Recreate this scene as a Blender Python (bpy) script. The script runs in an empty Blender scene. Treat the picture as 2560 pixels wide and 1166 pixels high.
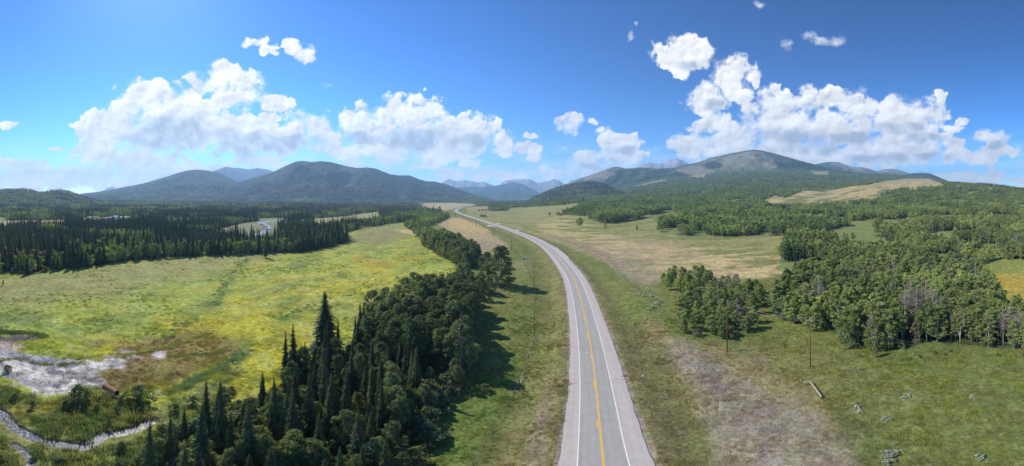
import bpy, math, random
import numpy as np
from mathutils import Vector, Matrix

# ------------------------------------------------------------------ camera, sky, sun, exposure
S = bpy.context.scene
C = S.collection
PI = math.pi
W_PX, H_PX = 2560.0, 1166.0
FPX = W_PX / PI              # picture units per radian (a 180 degree panorama)
HOR = 498.0                  # picture row of the true horizon
CAM_H = 46.0                 # flying height above the road

cam_data = bpy.data.cameras.new('camera')
cam = bpy.data.objects.new('camera', cam_data)
C.objects.link(cam)
S.camera = cam
cam.location = (0, 0, CAM_H)
cam.rotation_euler = (PI / 2, 0, 0)
cam_data.type = 'PANO'
cam_data.panorama_type = 'EQUIRECTANGULAR'
cam_data.longitude_min = -PI / 2
cam_data.longitude_max = PI / 2
cam_data.latitude_min = -(H_PX - HOR) / FPX
cam_data.latitude_max = HOR / FPX
cam_data.clip_start = 0.5
cam_data.clip_end = 120000.0
S.render.resolution_x, S.render.resolution_y = 1024, 466
S.render.engine = 'CYCLES'
S.cycles.use_denoising = True
S.cycles.max_bounces = 6
S.cycles.diffuse_bounces = 2
S.cycles.glossy_bounces = 2
S.cycles.transmission_bounces = 3
S.cycles.transparent_max_bounces = 8
S.cycles.volume_bounces = 2
S.cycles.caustics_reflective = False
S.cycles.caustics_refractive = False
S.view_settings.view_transform = 'Standard'
S.view_settings.look = 'None'
S.view_settings.gamma = 1.0
S.view_settings.exposure = 0.34

SUN_AZ = math.radians(-64.0)   # from the view axis (+Y), negative = towards -X
SUN_EL = math.radians(44.0)
SUN_VEC = Vector((math.sin(SUN_AZ) * math.cos(SUN_EL), math.cos(SUN_AZ) * math.cos(SUN_EL), math.sin(SUN_EL)))
ld = bpy.data.lights.new('sun', 'SUN')
ld.energy = 5.0
ld.angle = math.radians(0.55)
ld.color = (1.0, 0.925, 0.80)
lo = bpy.data.objects.new('sun', ld)
lo.rotation_euler = SUN_VEC.to_track_quat('Z', 'Y').to_euler()
lo.location = (0, 0, 300)
C.objects.link(lo)

# clouds: centre x, centre y, half width, half height (picture units of the panorama = directions)
CLOUDS = [
 (300,322,88,46),(262,300,50,26),(385,262,92,56),(470,240,34,20),(470,310,135,64),(600,335,112,54),(330,345,110,40),
 (560,186,44,34),(600,206,44,30),(585,240,84,36),(530,215,50,22),(682,254,40,20),(720,264,14,9),(476,196,14,9),
 (645,108,30,12),(668,122,22,13),(686,132,13,9),(722,108,20,10),(740,122,22,12),(768,138,22,18),
 (760,325,62,40),(700,345,70,38),(828,350,44,32),(640,355,90,32),(250,385,64,24),(420,402,44,20),(330,400,80,28),
 (200,312,22,9),(20,312,26,7),(140,373,22,6),(130,445,190,34),(300,440,160,34),(480,430,80,22),(60,410,70,16),(560,428,60,14),
 (897,312,44,46),(905,360,58,34),(962,305,44,44),(1028,300,80,54),(1070,355,100,44),(1180,335,76,44),(1120,330,60,44),
 (990,398,56,14),(1100,388,70,20),(1252,355,22,14),(1256,378,26,12),(945,383,60,14),(1160,410,20,8),(1180,408,24,9),
 (1050,418,50,8),(850,380,60,14),(700,415,40,8),(880,412,18,7),(640,402,60,18),
 (1425,308,34,20),(1440,298,18,12),(1484,308,10,9),(1497,325,11,8),(1325,343,13,10),(1310,374,40,13),(1335,400,22,12),
 (1356,425,14,7),(1150,438,36,11),(1215,442,50,12),(1290,438,60,13),(1390,440,34,12),(1110,432,24,8),(1100,410,18,6),
 (1552,360,50,24),(1530,350,30,18),(1476,390,38,16),(1470,412,54,22),(1548,392,54,26),(1402,432,34,9),(1500,428,64,18),(1600,425,40,10),
 (1710,132,62,38),(1695,158,34,30),(1740,150,32,22),(1665,165,18,14),(1836,170,44,28),(1826,205,42,30),(1852,240,28,18),(1884,190,22,16),(1893,206,10,14),
 (1770,248,48,34),(1765,268,42,22),(1770,316,46,18),(1725,323,20,9),(1800,300,30,16),(1750,372,64,34),(1835,345,56,34),(1840,385,60,30),
 (1945,255,44,34),(1940,305,74,48),(1880,270,24,14),(2022,248,32,28),(2088,245,46,24),(2120,258,42,22),(2150,272,20,14),(2000,335,90,52),(2105,320,84,48),(2160,360,60,30),
 (2235,285,62,34),(2312,278,46,30),(2280,305,80,30),(2345,290,24,14),(2285,350,90,34),(2325,372,64,34),(2200,385,130,34),(2100,392,90,26),(1960,385,90,24),(2180,270,24,26),
 (2350,250,12,17),(2402,304,18,9),(2375,318,28,9),(2476,345,36,18),(2490,375,52,20),(2455,398,36,16),(2395,360,22,14),(2410,385,20,10),(2460,442,60,16),(2370,440,30,9),(2540,450,30,9),
 
]
WISPS = [(2024,92,26,15),(2050,104,34,10),(2086,107,22,13),(1970,108,17,15),(2245,238,22,7),(1580,92,12,18),(1898,12,16,9),(2162,232,16,10),(1590,60,8,8),
 (2350,250,16,20),(1500,320,30,22),(820,215,20,8),(480,190,20,12),(2410,380,60,30),(1930,225,40,14),(2130,230,40,14),(1400,380,40,12)]
SHADES = [  # shade painted into the flat cloud undersides
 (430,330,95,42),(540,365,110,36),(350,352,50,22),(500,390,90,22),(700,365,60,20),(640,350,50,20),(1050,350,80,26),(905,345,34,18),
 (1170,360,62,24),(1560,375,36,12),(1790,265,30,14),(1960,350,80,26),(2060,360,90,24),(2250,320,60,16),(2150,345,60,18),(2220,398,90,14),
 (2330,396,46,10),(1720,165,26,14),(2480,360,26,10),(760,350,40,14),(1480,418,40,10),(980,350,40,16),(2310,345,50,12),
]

def new_nt(nt):
    nt.nodes.clear()
    return nt

def N(nt, t, **kw):
    n = nt.nodes.new(t)
    for k, v in kw.items():
        if k.startswith('i_'):
            n.inputs[k[2:].replace('_', ' ')].default_value = v
        else:
            setattr(n, k, v)
    return n

def math_node(nt, op, a, b=None, c=None, clamp=False):
    n = nt.nodes.new('ShaderNodeMath'); n.operation = op; n.use_clamp = clamp
    for i, v in enumerate((a, b, c)):
        if v is None: continue
        if isinstance(v, (int, float)): n.inputs[i].default_value = v
        else: nt.links.new(v, n.inputs[i])
    return n.outputs[0]

def vmath(nt, op, a, b=None, c=None):
    n = nt.nodes.new('ShaderNodeVectorMath'); n.operation = op
    for i, v in enumerate((a, b, c)):
        if v is None: continue
        if isinstance(v, (tuple, list)): n.inputs[i].default_value = v
        else: nt.links.new(v, n.inputs[i])
    return n.outputs['Value'] if op in ('DOT_PRODUCT', 'LENGTH') else n.outputs[0]

def smooth(nt, v, a, b, lo_=0.0, hi=1.0):
    n = nt.nodes.new('ShaderNodeMapRange'); n.interpolation_type = 'SMOOTHSTEP'
    nt.links.new(v, n.inputs[0])
    n.inputs[1].default_value = a; n.inputs[2].default_value = b
    n.inputs[3].default_value = lo_; n.inputs[4].default_value = hi
    return n.outputs[0]

def noise(nt, vec, scale, detail, rough=0.5, dist=0.0):
    n = nt.nodes.new('ShaderNodeTexNoise')
    nt.links.new(vec, n.inputs['Vector'])
    n.inputs['Scale'].default_value = scale; n.inputs['Detail'].default_value = detail
    n.inputs['Roughness'].default_value = rough; n.inputs['Distortion'].default_value = dist
    return n.outputs[0]

SKY_STRENGTH = 0.052
def make_world():
    w = bpy.data.worlds.new('World'); S.world = w; w.use_nodes = True
    nt = new_nt(w.node_tree); L = nt.links.new
    sky = N(nt, 'ShaderNodeTexSky', sky_type='NISHITA', sun_disc=False)
    sky.sun_elevation = SUN_EL; sky.sun_rotation = SUN_AZ
    sky.altitude = 1300.0; sky.air_density = 1.0; sky.dust_density = 0.35; sky.ozone_density = 3.5
    hsv = N(nt, 'ShaderNodeHueSaturation'); hsv.inputs['Saturation'].default_value = 1.2; hsv.inputs['Hue'].default_value = 0.491
    L(sky.outputs[0], hsv.inputs['Color'])
    bg = N(nt, 'ShaderNodeBackground'); bg.inputs[1].default_value = SKY_STRENGTH
    gm = N(nt, 'ShaderNodeGamma'); gm.inputs[1].default_value = 1.7; L(hsv.outputs[0], gm.inputs[0]); L(gm.outputs[0], bg.inputs[0])
    tc = N(nt, 'ShaderNodeTexCoord')
    sep = N(nt, 'ShaderNodeSeparateXYZ'); L(tc.outputs['Generated'], sep.inputs[0])
    az = math_node(nt, 'ARCTAN2', sep.outputs[0], sep.outputs[1])
    el = math_node(nt, 'ARCSINE', sep.outputs[2])
    u = math_node(nt, 'MULTIPLY_ADD', az, FPX / 100.0, 12.80)
    v = math_node(nt, 'MULTIPLY_ADD', el, -FPX / 100.0, HOR / 100.0)
    cmb = N(nt, 'ShaderNodeCombineXYZ'); L(u, cmb.inputs[0]); L(v, cmb.inputs[1])
    p = cmb.outputs[0]
    # a little domain warp so that the lobes lose their roundness
    wn = N(nt, 'ShaderNodeTexNoise'); L(p, wn.inputs['Vector']); wn.inputs['Scale'].default_value = 2.6; wn.inputs['Detail'].default_value = 3
    wv = vmath(nt, 'SUBTRACT', wn.outputs['Color'], (0.5, 0.5, 0.5))
    wv = vmath(nt, 'MULTIPLY', wv, (0.42, 0.30, 0.0))
    q = vmath(nt, 'ADD', p, wv)
    def field(lst, src):
        cur = None
        for (x, y, a, b) in lst:
            sx, sy = 100.0 / (a * 1.12), 100.0 / (b * 1.12)
            m = vmath(nt, 'MULTIPLY_ADD', src, (sx, sy, 0.0), (-x / 100.0 * sx, -y / 100.0 * sy, 0.0))
            d = vmath(nt, 'DOT_PRODUCT', m, m)
            cur = d if cur is None else math_node(nt, 'SMOOTH_MIN', cur, d, 0.25)
        return cur
    d2 = field(CLOUDS, q)
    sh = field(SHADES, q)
    n1 = noise(nt, p, 2.4, 10, 0.58, 0.1)
    po = vmath(nt, 'ADD', p, (-0.045, -0.065, 0.0))
    n2 = noise(nt, po, 2.4, 6, 0.58, 0.1)
    lo1 = noise(nt, p, 1.5, 3, 0.5)
    lo2 = noise(nt, vmath(nt, 'ADD', p, (-0.10, -0.16, 0.0)), 1.5, 3, 0.5)
    F = math_node(nt, 'SUBTRACT', 1.0, d2)
    F = math_node(nt, 'MAXIMUM', F, -2.0)
    F = math_node(nt, 'MULTIPLY_ADD', n1, 5.0, math_node(nt, 'ADD', F, -2.10))
    wsp = math_node(nt, 'MULTIPLY_ADD', n1, 6.5, math_node(nt, 'SUBTRACT', -2.3, math_node(nt, 'MINIMUM', field(WISPS, q), 3.0)))
    wsp = math_node(nt, 'MULTIPLY', smooth(nt, wsp, 0.0, 2.2), 0.62)
    soft = noise(nt, p, 1.1, 3, 0.5)
    alpha = smooth(nt, math_node(nt, 'DIVIDE', F, smooth(nt, soft, 0.35, 0.65, 0.38, 1.5)), -0.05, 1.0)
    alpha = math_node(nt, 'MAXIMUM', alpha, wsp)
    thick = smooth(nt, F, 0.2, 1.5)
    # painted relief: brightness raised on the sunward side of each billow
    rel = math_node(nt, 'MULTIPLY', math_node(nt, 'SUBTRACT', n1, n2), 1.0)
    rel = math_node(nt, 'ADD', rel, math_node(nt, 'MULTIPLY', math_node(nt, 'SUBTRACT', lo1, lo2), 0.95))
    shade = smooth(nt, math_node(nt, 'MULTIPLY_ADD', math_node(nt, 'SUBTRACT', n1, 0.5), -1.2, sh), 1.5, 0.0)  # underside shade, painted as lower brightness and a bluer tint
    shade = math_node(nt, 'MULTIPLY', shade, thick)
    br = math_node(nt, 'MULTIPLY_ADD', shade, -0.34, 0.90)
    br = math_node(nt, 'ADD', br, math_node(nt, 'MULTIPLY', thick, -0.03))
    br = math_node(nt, 'ADD', br, rel)
    br = math_node(nt, 'MINIMUM', math_node(nt, 'MAXIMUM', br, 0.5), 1.08)
    br = math_node(nt, 'ADD', br, smooth(nt, v, 3.7, 4.8, 0.0, 0.45))
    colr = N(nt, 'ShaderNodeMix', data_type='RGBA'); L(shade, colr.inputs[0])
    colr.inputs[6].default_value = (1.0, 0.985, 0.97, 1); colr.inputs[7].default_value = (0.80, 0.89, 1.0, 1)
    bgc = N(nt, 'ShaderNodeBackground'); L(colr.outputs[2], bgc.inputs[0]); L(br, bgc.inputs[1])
    # thin veil near the horizon
    veil_n = noise(nt, vmath(nt, 'MULTIPLY', p, (0.5, 2.2, 1.0)), 1.2, 6, 0.55)
    veil = math_node(nt, 'MULTIPLY', smooth(nt, v, 3.2, 4.6), smooth(nt, veil_n, 0.38, 0.66))
    veil = math_node(nt, 'MULTIPLY', veil, 0.6)
    alpha = math_node(nt, 'MAXIMUM', alpha, veil)
    alpha = math_node(nt, 'MULTIPLY', alpha, smooth(nt, el, -0.01, 0.012))
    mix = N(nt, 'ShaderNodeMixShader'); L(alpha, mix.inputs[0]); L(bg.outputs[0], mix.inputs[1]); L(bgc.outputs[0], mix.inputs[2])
    out = N(nt, 'ShaderNodeOutputWorld'); L(mix.outputs[0], out.inputs[0])
    w.cycles.sampling_method = 'MANUAL'; w.cycles.sample_map_resolution = 512
make_world()

# ------------------------------------------------------------------ helpers
rng = np.random.default_rng(7)
random.seed(7)

def vnoise(x, y, seed=0):
    xi = np.floor(x).astype(np.int64); yi = np.floor(y).astype(np.int64)
    fx = x - xi; fy = y - yi
    fx = fx * fx * (3 - 2 * fx); fy = fy * fy * (3 - 2 * fy)
    def h(a, b):
        n = (a * 374761393 + b * 668265263 + seed * 974634777) & 0x7fffffff
        n = ((n ^ (n >> 13)) * 1274126177) & 0x7fffffff
        return ((n ^ (n >> 16)) & 0xffff) / 65535.0
    return (h(xi, yi) * (1 - fx) + h(xi + 1, yi) * fx) * (1 - fy) + (h(xi, yi + 1) * (1 - fx) + h(xi + 1, yi + 1) * fx) * fy

def fbm(x, y, octaves=4, seed=0, gain=0.5, ridged=False):
    a, t, s = 1.0, 0.0, 0.0
    for o in range(octaves):
        n = vnoise(x * 2 ** o + 17.3 * o, y * 2 ** o - 9.1 * o, seed + o)
        if ridged: n = 1 - abs(2 * n - 1)
        t = t + a * n; s += a; a *= gain
    return t / s

def sstep(a, b, v):
    t = np.clip((v - a) / (b - a), 0, 1)
    return t * t * (3 - 2 * t)

def poly_sd(px, py, poly):
    """signed distance (picture units, negative inside) of points to a polygon"""
    P = np.array(poly, float); n = len(P)
    d = np.full(px.shape, 1e18); inside = np.zeros(px.shape, bool)
    for i in range(n):
        a, b = P[i], P[(i + 1) % n]
        e = b - a; wx, wy = px - a[0], py - a[1]
        t = np.clip((wx * e[0] + wy * e[1]) / max(e @ e, 1e-9), 0, 1)
        d = np.minimum(d, (wx - e[0] * t) ** 2 + (wy - e[1] * t) ** 2)
        c = ((a[1] > py) != (b[1] > py))
        with np.errstate(divide='ignore', invalid='ignore'):
            xi = (b[0] - a[0]) * (py - a[1]) / (b[1] - a[1] if b[1] != a[1] else 1e-9) + a[0]
        inside ^= c & (px < xi)
    d = np.sqrt(d)
    return np.where(inside, -d, d)

def in_poly(px, py, poly):
    px = np.atleast_1d(np.asarray(px, float)); py = np.atleast_1d(np.asarray(py, float))
    P = poly; inside = np.zeros(px.shape, bool)
    for i in range(len(P)):
        (ax, ay), (bx, by) = P[i], P[(i + 1) % len(P)]
        if ay == by: continue
        c = ((ay > py) != (by > py))
        inside ^= c & (px < (bx - ax) * (py - ay) / (by - ay) + ax)
    return inside

def make_mesh(name, verts, faces, mats=None, mat_idx=None, smooth_=False):
    me = bpy.data.meshes.new(name)
    verts = np.asarray(verts, np.float32)
    me.vertices.add(len(verts)); me.vertices.foreach_set('co', verts.ravel())
    if isinstance(faces, np.ndarray):
        k = faces.shape[1]; nf = len(faces)
        me.loops.add(nf * k); me.loops.foreach_set('vertex_index', faces.astype(np.int32).ravel())
        me.polygons.add(nf)
        me.polygons.foreach_set('loop_start', np.arange(0, nf * k, k, dtype=np.int32))
        me.polygons.foreach_set('loop_total', np.full(nf, k, np.int32))
    else:
        tot = [len(f) for f in faces]; nf = len(faces)
        me.loops.add(sum(tot)); me.loops.foreach_set('vertex_index', np.array([i for f in faces for i in f], np.int32))
        me.polygons.add(nf)
        me.polygons.foreach_set('loop_start', np.concatenate([[0], np.cumsum(tot)[:-1]]).astype(np.int32))
        me.polygons.foreach_set('loop_total', np.array(tot, np.int32))
    if mat_idx is not None: me.polygons.foreach_set('material_index', np.asarray(mat_idx, np.int32))
    me.polygons.foreach_set('use_smooth', np.full(nf, bool(smooth_)))
    me.update(calc_edges=True)
    for m in (mats or []): me.materials.append(m)
    return me

def link(o, parent=None):
    C.objects.link(o)
    if parent is not None: o.parent = parent
    return o

def tag(o, label=None, cat=None, group=None, kind=None):
    if label: o['label'] = label
    if cat: o['category'] = cat
    if group: o['group'] = group
    if kind: o['kind'] = kind
    return o

def obj(name, me, parent=None, loc=None):
    o = bpy.data.objects.new(name, me)
    if loc is not None: o.location = loc
    return link(o, parent)

def thing(name, label, cat, loc, rotz=0.0, group=None, scale=1.0):
    o = bpy.data.objects.new(name, None)
    o.empty_display_size = 0.5
    o.location = loc; o.rotation_euler = (0, 0, rotz); o.scale = (scale, scale, scale)
    return tag(link(o), label, cat, group)

class MB:
    def __init__(s): s.v = []; s.f = []; s.m = []
    def quad(s, a, b, c, d, m=0):
        i = len(s.v); s.v += [a, b, c, d]; s.f.append((i, i + 1, i + 2, i + 3)); s.m.append(m)
    def tube(s, pts, rad, seg=7, m=0, cap=True):
        pts = [Vector(p) for p in pts]; rings = []
        for i, p in enumerate(pts):
            d = (pts[min(i + 1, len(pts) - 1)] - pts[max(i - 1, 0)])
            d = d.normalized() if d.length > 1e-9 else Vector((0, 0, 1))
            a = d.cross(Vector((0.13, 0.97, 0.21))).normalized(); b = d.cross(a).normalized()
            r = rad[i] if isinstance(rad, (list, tuple)) else rad
            base = len(s.v)
            for k in range(seg):
                t = 2 * PI * k / seg
                s.v.append(tuple(p + a * (r * math.cos(t)) + b * (r * math.sin(t))))
            rings.append(base)
        for r0, r1 in zip(rings, rings[1:]):
            for k in range(seg):
                k2 = (k + 1) % seg
                s.f.append((r0 + k, r0 + k2, r1 + k2, r1 + k)); s.m.append(m)
        if cap:
            s.f.append(tuple(rings[0] + k for k in reversed(range(seg)))); s.m.append(m)
            s.f.append(tuple(rings[-1] + k for k in range(seg))); s.m.append(m)
    def box(s, c, h, rot=None, m=0):
        c = Vector(c); i = len(s.v)
        for dx in (-1, 1):
            for dy in (-1, 1):
                for dz in (-1, 1):
                    p = Vector((dx * h[0], dy * h[1], dz * h[2]))
                    if rot is not None: p = rot @ p
                    s.v.append(tuple(c + p))
        for f in ((0, 1, 3, 2), (4, 6, 7, 5), (0, 4, 5, 1), (2, 3, 7, 6), (0, 2, 6, 4), (1, 5, 7, 3)):
            s.f.append(tuple(i + k for k in f)); s.m.append(m)
    def mesh(s, name, mats, smooth_=False): return make_mesh(name, s.v, s.f, mats, s.m, smooth_)

# ------------------------------------------------------------------ materials
def principled(name, color, rough=0.8, metal=0.0, spec=0.3):
    m = bpy.data.materials.new(name); m.use_nodes = True
    b = m.node_tree.nodes['Principled BSDF']
    b.inputs['Base Color'].default_value = (*color, 1); b.inputs['Roughness'].default_value = rough
    b.inputs['Metallic'].default_value = metal; b.inputs['Specular IOR Level'].default_value = spec
    return m

def varied(name, c1, c2, scale=3.0, rough=0.85, bump=0.0, metal=0.0, stretch=(1, 1, 1), detail=5, lo_=0.35, hi=0.65):
    m = principled(name, c1, rough, metal); nt = m.node_tree; L = nt.links.new
    b = nt.nodes['Principled BSDF']
    tc = N(nt, 'ShaderNodeTexCoord'); v = vmath(nt, 'MULTIPLY', tc.outputs['Object'], stretch)
    n = noise(nt, v, scale, detail, 0.6)
    mx = N(nt, 'ShaderNodeMix', data_type='RGBA'); L(smooth(nt, n, lo_, hi), mx.inputs[0])
    mx.inputs[6].default_value = (*c1, 1); mx.inputs[7].default_value = (*c2, 1)
    L(mx.outputs[2], b.inputs['Base Color'])
    if bump:
        bp = N(nt, 'ShaderNodeBump'); bp.inputs['Distance'].default_value = bump; L(n, bp.inputs['Height']); L(bp.outputs[0], b.inputs['Normal'])
    return m

def foliage(name, cols, trans=0.28, nscale=0.45, rough=0.55):
    """leaf material: colour differs from plant to plant and from clump to clump"""
    m = bpy.data.materials.new(name); m.use_nodes = True; nt = new_nt(m.node_tree); L = nt.links.new
    oi = N(nt, 'ShaderNodeObjectInfo')
    cr = N(nt, 'ShaderNodeValToRGB'); e = cr.color_ramp.elements
    e[0].position = 0.0; e[0].color = (*cols[0], 1); e[1].position = 1.0; e[1].color = (*cols[-1], 1)
    for i, c in enumerate(cols[1:-1]):
        x = e.new((i + 1) / (len(cols) - 1)); x.color = (*c, 1)
    L(oi.outputs['Random'], cr.inputs[0])
    tc = N(nt, 'ShaderNodeTexCoord')
    n = noise(nt, tc.outputs['Object'], nscale, 3, 0.6)
    geo = N(nt, 'ShaderNodeNewGeometry'); big = noise(nt, geo.outputs['Position'], 0.022, 4, 0.6)
    g0 = N(nt, 'ShaderNodeHueSaturation'); L(cr.outputs[0], g0.inputs['Color']); L(smooth(nt, big, .35, .65, .72, 1.28), g0.inputs['Value']); L(smooth(nt, big, .35, .65, .512, .49), g0.inputs['Hue'])
    g = N(nt, 'ShaderNodeHueSaturation'); L(g0.outputs[0], g.inputs['Color'])
    L(smooth(nt, n, 0.3, 0.7, 0.62, 1.38), g.inputs['Value'])
    L(smooth(nt, n, 0.3, 0.7, 0.51, 0.485), g.inputs['Hue'])
    d = N(nt, 'ShaderNodeBsdfPrincipled'); d.inputs['Roughness'].default_value = rough; d.inputs['Specular IOR Level'].default_value = 0.25
    L(g.outputs[0], d.inputs['Base Color'])
    t = N(nt, 'ShaderNodeBsdfTranslucent'); 
    tcx = N(nt, 'ShaderNodeMix', data_type='RGBA', blend_type='MULTIPLY'); tcx.inputs[0].default_value = 1.0
    L(g.outputs[0], tcx.inputs[6]); tcx.inputs[7].default_value = (1.3, 1.5, 0.6, 1); L(tcx.outputs[2], t.inputs[0])
    mx = N(nt, 'ShaderNodeMixShader'); mx.inputs[0].default_value = trans; L(d.outputs[0], mx.inputs[1]); L(t.outputs[0], mx.inputs[2])
    out = N(nt, 'ShaderNodeOutputMaterial'); L(mx.outputs[0], out.inputs[0])
    return m

M_SPRUCE = foliage('spruce_needles', [(0.060, 0.084, 0.028), (0.080, 0.104, 0.034), (0.112, 0.134, 0.044), (0.066, 0.092, 0.036)], 0.26, 0.5)
M_ASPEN = foliage('aspen_leaves', [(0.255, 0.320, 0.105), (0.210, 0.270, 0.092), (0.310, 0.360, 0.115), (0.275, 0.290, 0.130)], 0.40)
M_POPLAR = foliage('poplar_leaves', [(0.155, 0.190, 0.075), (0.185, 0.220, 0.105), (0.125, 0.165, 0.065), (0.24, 0.25, 0.10)], 0.34)
M_WILLOW = foliage('willow_leaves', [(0.160, 0.195, 0.075), (0.210, 0.235, 0.085), (0.145, 0.195, 0.100), (0.19, 0.20, 0.12)], 0.32)
M_SILVER = foliage('silver_leaves', [(0.46, 0.50, 0.42), (0.54, 0.57, 0.50), (0.40, 0.45, 0.36)], 0.25)
M_YELLOWL = foliage('yellow_leaves', [(0.20, 0.16, 0.03), (0.26, 0.19, 0.03)], 0.3)
M_TWIG = varied('grey_twigs', (0.20, 0.17, 0.15), (0.28, 0.25, 0.22), 2.0)
M_RUSTLEAF = foliage('rust_leaves', [(0.13, 0.075, 0.045), (0.16, 0.10, 0.06)], 0.2)
M_BARK = varied('spruce_bark', (0.07, 0.05, 0.035), (0.13, 0.10, 0.075), 3.0, stretch=(1, 1, 0.3))
M_WHITEBARK = varied('aspen_bark', (0.46, 0.44, 0.38), (0.14, 0.12, 0.10), 2.4, stretch=(1, 1, 0.8), lo_=0.55, hi=0.68)
M_DEADBARK = varied('dead_bark', (0.34, 0.31, 0.28), (0.20, 0.17, 0.15), 2.4, stretch=(1, 1, 0.5))
M_POLE = varied('creosote_wood', (0.20, 0.085, 0.048), (0.13, 0.065, 0.042), 4.0, stretch=(1, 1, 0.15))
M_PALEWOOD = varied('weathered_wood', (0.50, 0.47, 0.40), (0.34, 0.31, 0.27), 4.0, stretch=(1, 1, 1))
M_GREYWOOD = varied('grey_wood', (0.12, 0.10, 0.085), (0.20, 0.17, 0.14), 5.0)
M_STEEL = varied('galvanised_steel', (0.52, 0.51, 0.48), (0.40, 0.39, 0.37), 6.0, rough=0.7, metal=0.1)
M_RUST = varied('rusty_steel', (0.17, 0.085, 0.05), (0.26, 0.14, 0.085), 5.0, rough=0.8, bump=0.02)
M_DARK = principled('dark_inside', (0.015, 0.012, 0.010), 0.9)
M_WIRE = principled('wire', (0.30, 0.30, 0.30), 0.5, 0.8)
M_PORCELAIN = principled('insulator', (0.65, 0.66, 0.68), 0.3)
M_WHITEPAINT = varied('white_paint', (0.80, 0.80, 0.78), (0.62, 0.60, 0.56), 8.0, rough=0.6)
M_YELLOWPAINT = varied('yellow_paint', (0.72, 0.43, 0.04), (0.50, 0.33, 0.08), 8.0, rough=0.6, lo_=0.5, hi=0.75)
M_ROOF = varied('metal_roof', (0.55, 0.57, 0.60), (0.45, 0.47, 0.5), 1.0, rough=0.4)
M_GLASS = principled('window_glass', (0.03, 0.04, 0.05), 0.1, 0.0, 0.5)

# ------------------------------------------------------------------ terrain
RS = np.array([16, 60, 120, 200, 330, 500, 750, 1100, 1500, 2000, 2800, 4000, 6500, 30000.0])
TABLE = {   # picture column: ground height at each distance RS
 -700: [-3, -3, -3, -3, -3, -3, -2, 0, 8, 20, 30, 30, 30, 30],
 0:    [-2, -3, -3, -3, -3, -3, -2, 2, 8, 18, 28, 30, 30, 30],
 640:  [-2, -3, -3, -4, -4, -4, -3, 1, 6, 12, 15, 15, 15, 20],
 900:  [-1, -3, -3, -3, -3, -2, -1, 2, 5, 8, 10, 12, 12, 20],
 1040: [0, -2, -2, -2, -2, -1, 0, 2, 5, 8, 10, 12, 12, 20],
 1140: [0, -1, -1, 0, 0, 0, 0, 2, 5, 8, 10, 12, 12, 20],
 1300: [0, 0, 0, 0, 0, 0, 0, 3, 8, 12, 16, 16, 16, 20],
 1400: [0, 0, 0, 0, 0, 1, 6, 22, 30, 36, 42, 50, 60, 60],
 1500: [0, 0, 0, 0, 0, 1, 12, 30, 44, 55, 90, 140, 160, 100],
 1700: [0, 0, 0, 0, 0, 3, 13, 33, 62, 110, 194, 320, 380, 200],
 1850: [0, -1, -1, -1, 0, 4, 16, 40, 74, 128, 245, 400, 430, 200],
 2050: [0, -1, -2, -2, 0, 5, 18, 46, 84, 134, 245, 400, 430, 200],
 2200: [0, -1, -3, -3, -1, 5, 21, 54, 124, 116, 215, 360, 390, 200],
 2330: [0, -1, -3, -3, -1, 6, 23, 57, 128, 112, 195, 300, 300, 200],
 2450: [0, -1, -3, -3, -1, 6, 24, 58, 116, 90, 80, 80, 80, 80],
 2560: [0, -1, -3, -3, -1, 6, 24, 55, 98, 72, 60, 60, 60, 60],
 3260: [0, -1, -3, -3, -1, 6, 20, 40, 60, 50, 50, 50, 50, 50],
}
n_front = 1250
az_front = np.linspace(math.radians(-97), math.radians(97), n_front)
az_back = np.linspace(math.radians(97), math.radians(263), 90)[1:-1]
AZ = np.concatenate([az_front, az_back])
R = np.concatenate([np.geomspace(16.0, 5200.0, 800), np.geomspace(5300.0, 14500.0, 90), [16000.0]])
lnR = np.log(R)
cols = np.array(sorted(TABLE)); tab = np.array([TABLE[c] for c in cols], float)
tabR = np.stack([np.interp(lnR, np.log(RS), row) for row in tab])
az_eff = np.where(AZ > PI, AZ - 2 * PI, AZ)
PXC = 1280 + az_eff * FPX
def lerp_cols(px):
    i = np.clip(np.searchsorted(cols, px) - 1, 0, len(cols) - 2)
    t = np.clip((px - cols[i]) / (cols[i + 1] - cols[i]), 0, 1); t = t * t * (3 - 2 * t)
    return tabR[i] * (1 - t)[:, None] + tabR[i + 1] * t[:, None]
Zs = lerp_cols(PXC)
def blur(a, k, axis):
    if k < 1: return a
    ker = np.hanning(2 * k + 3)[1:-1]; ker /= ker.sum()
    pad = [(0, 0), (0, 0)]; pad[axis] = (k, k)
    b = np.pad(a, pad, mode='edge')
    return np.apply_along_axis(lambda r: np.convolve(r, ker, 'valid'), axis, b)
Zs = blur(Zs, 14, 1)
Zs[:n_front] = blur(Zs[:n_front], 20, 0)
GX = np.sin(AZ)[:, None] * R[None, :]
GY = np.cos(AZ)[:, None] * R[None, :]
RR = np.broadcast_to(R[None, :], GX.shape)
PXG = np.broadcast_to(PXC[:, None], GX.shape)

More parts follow.
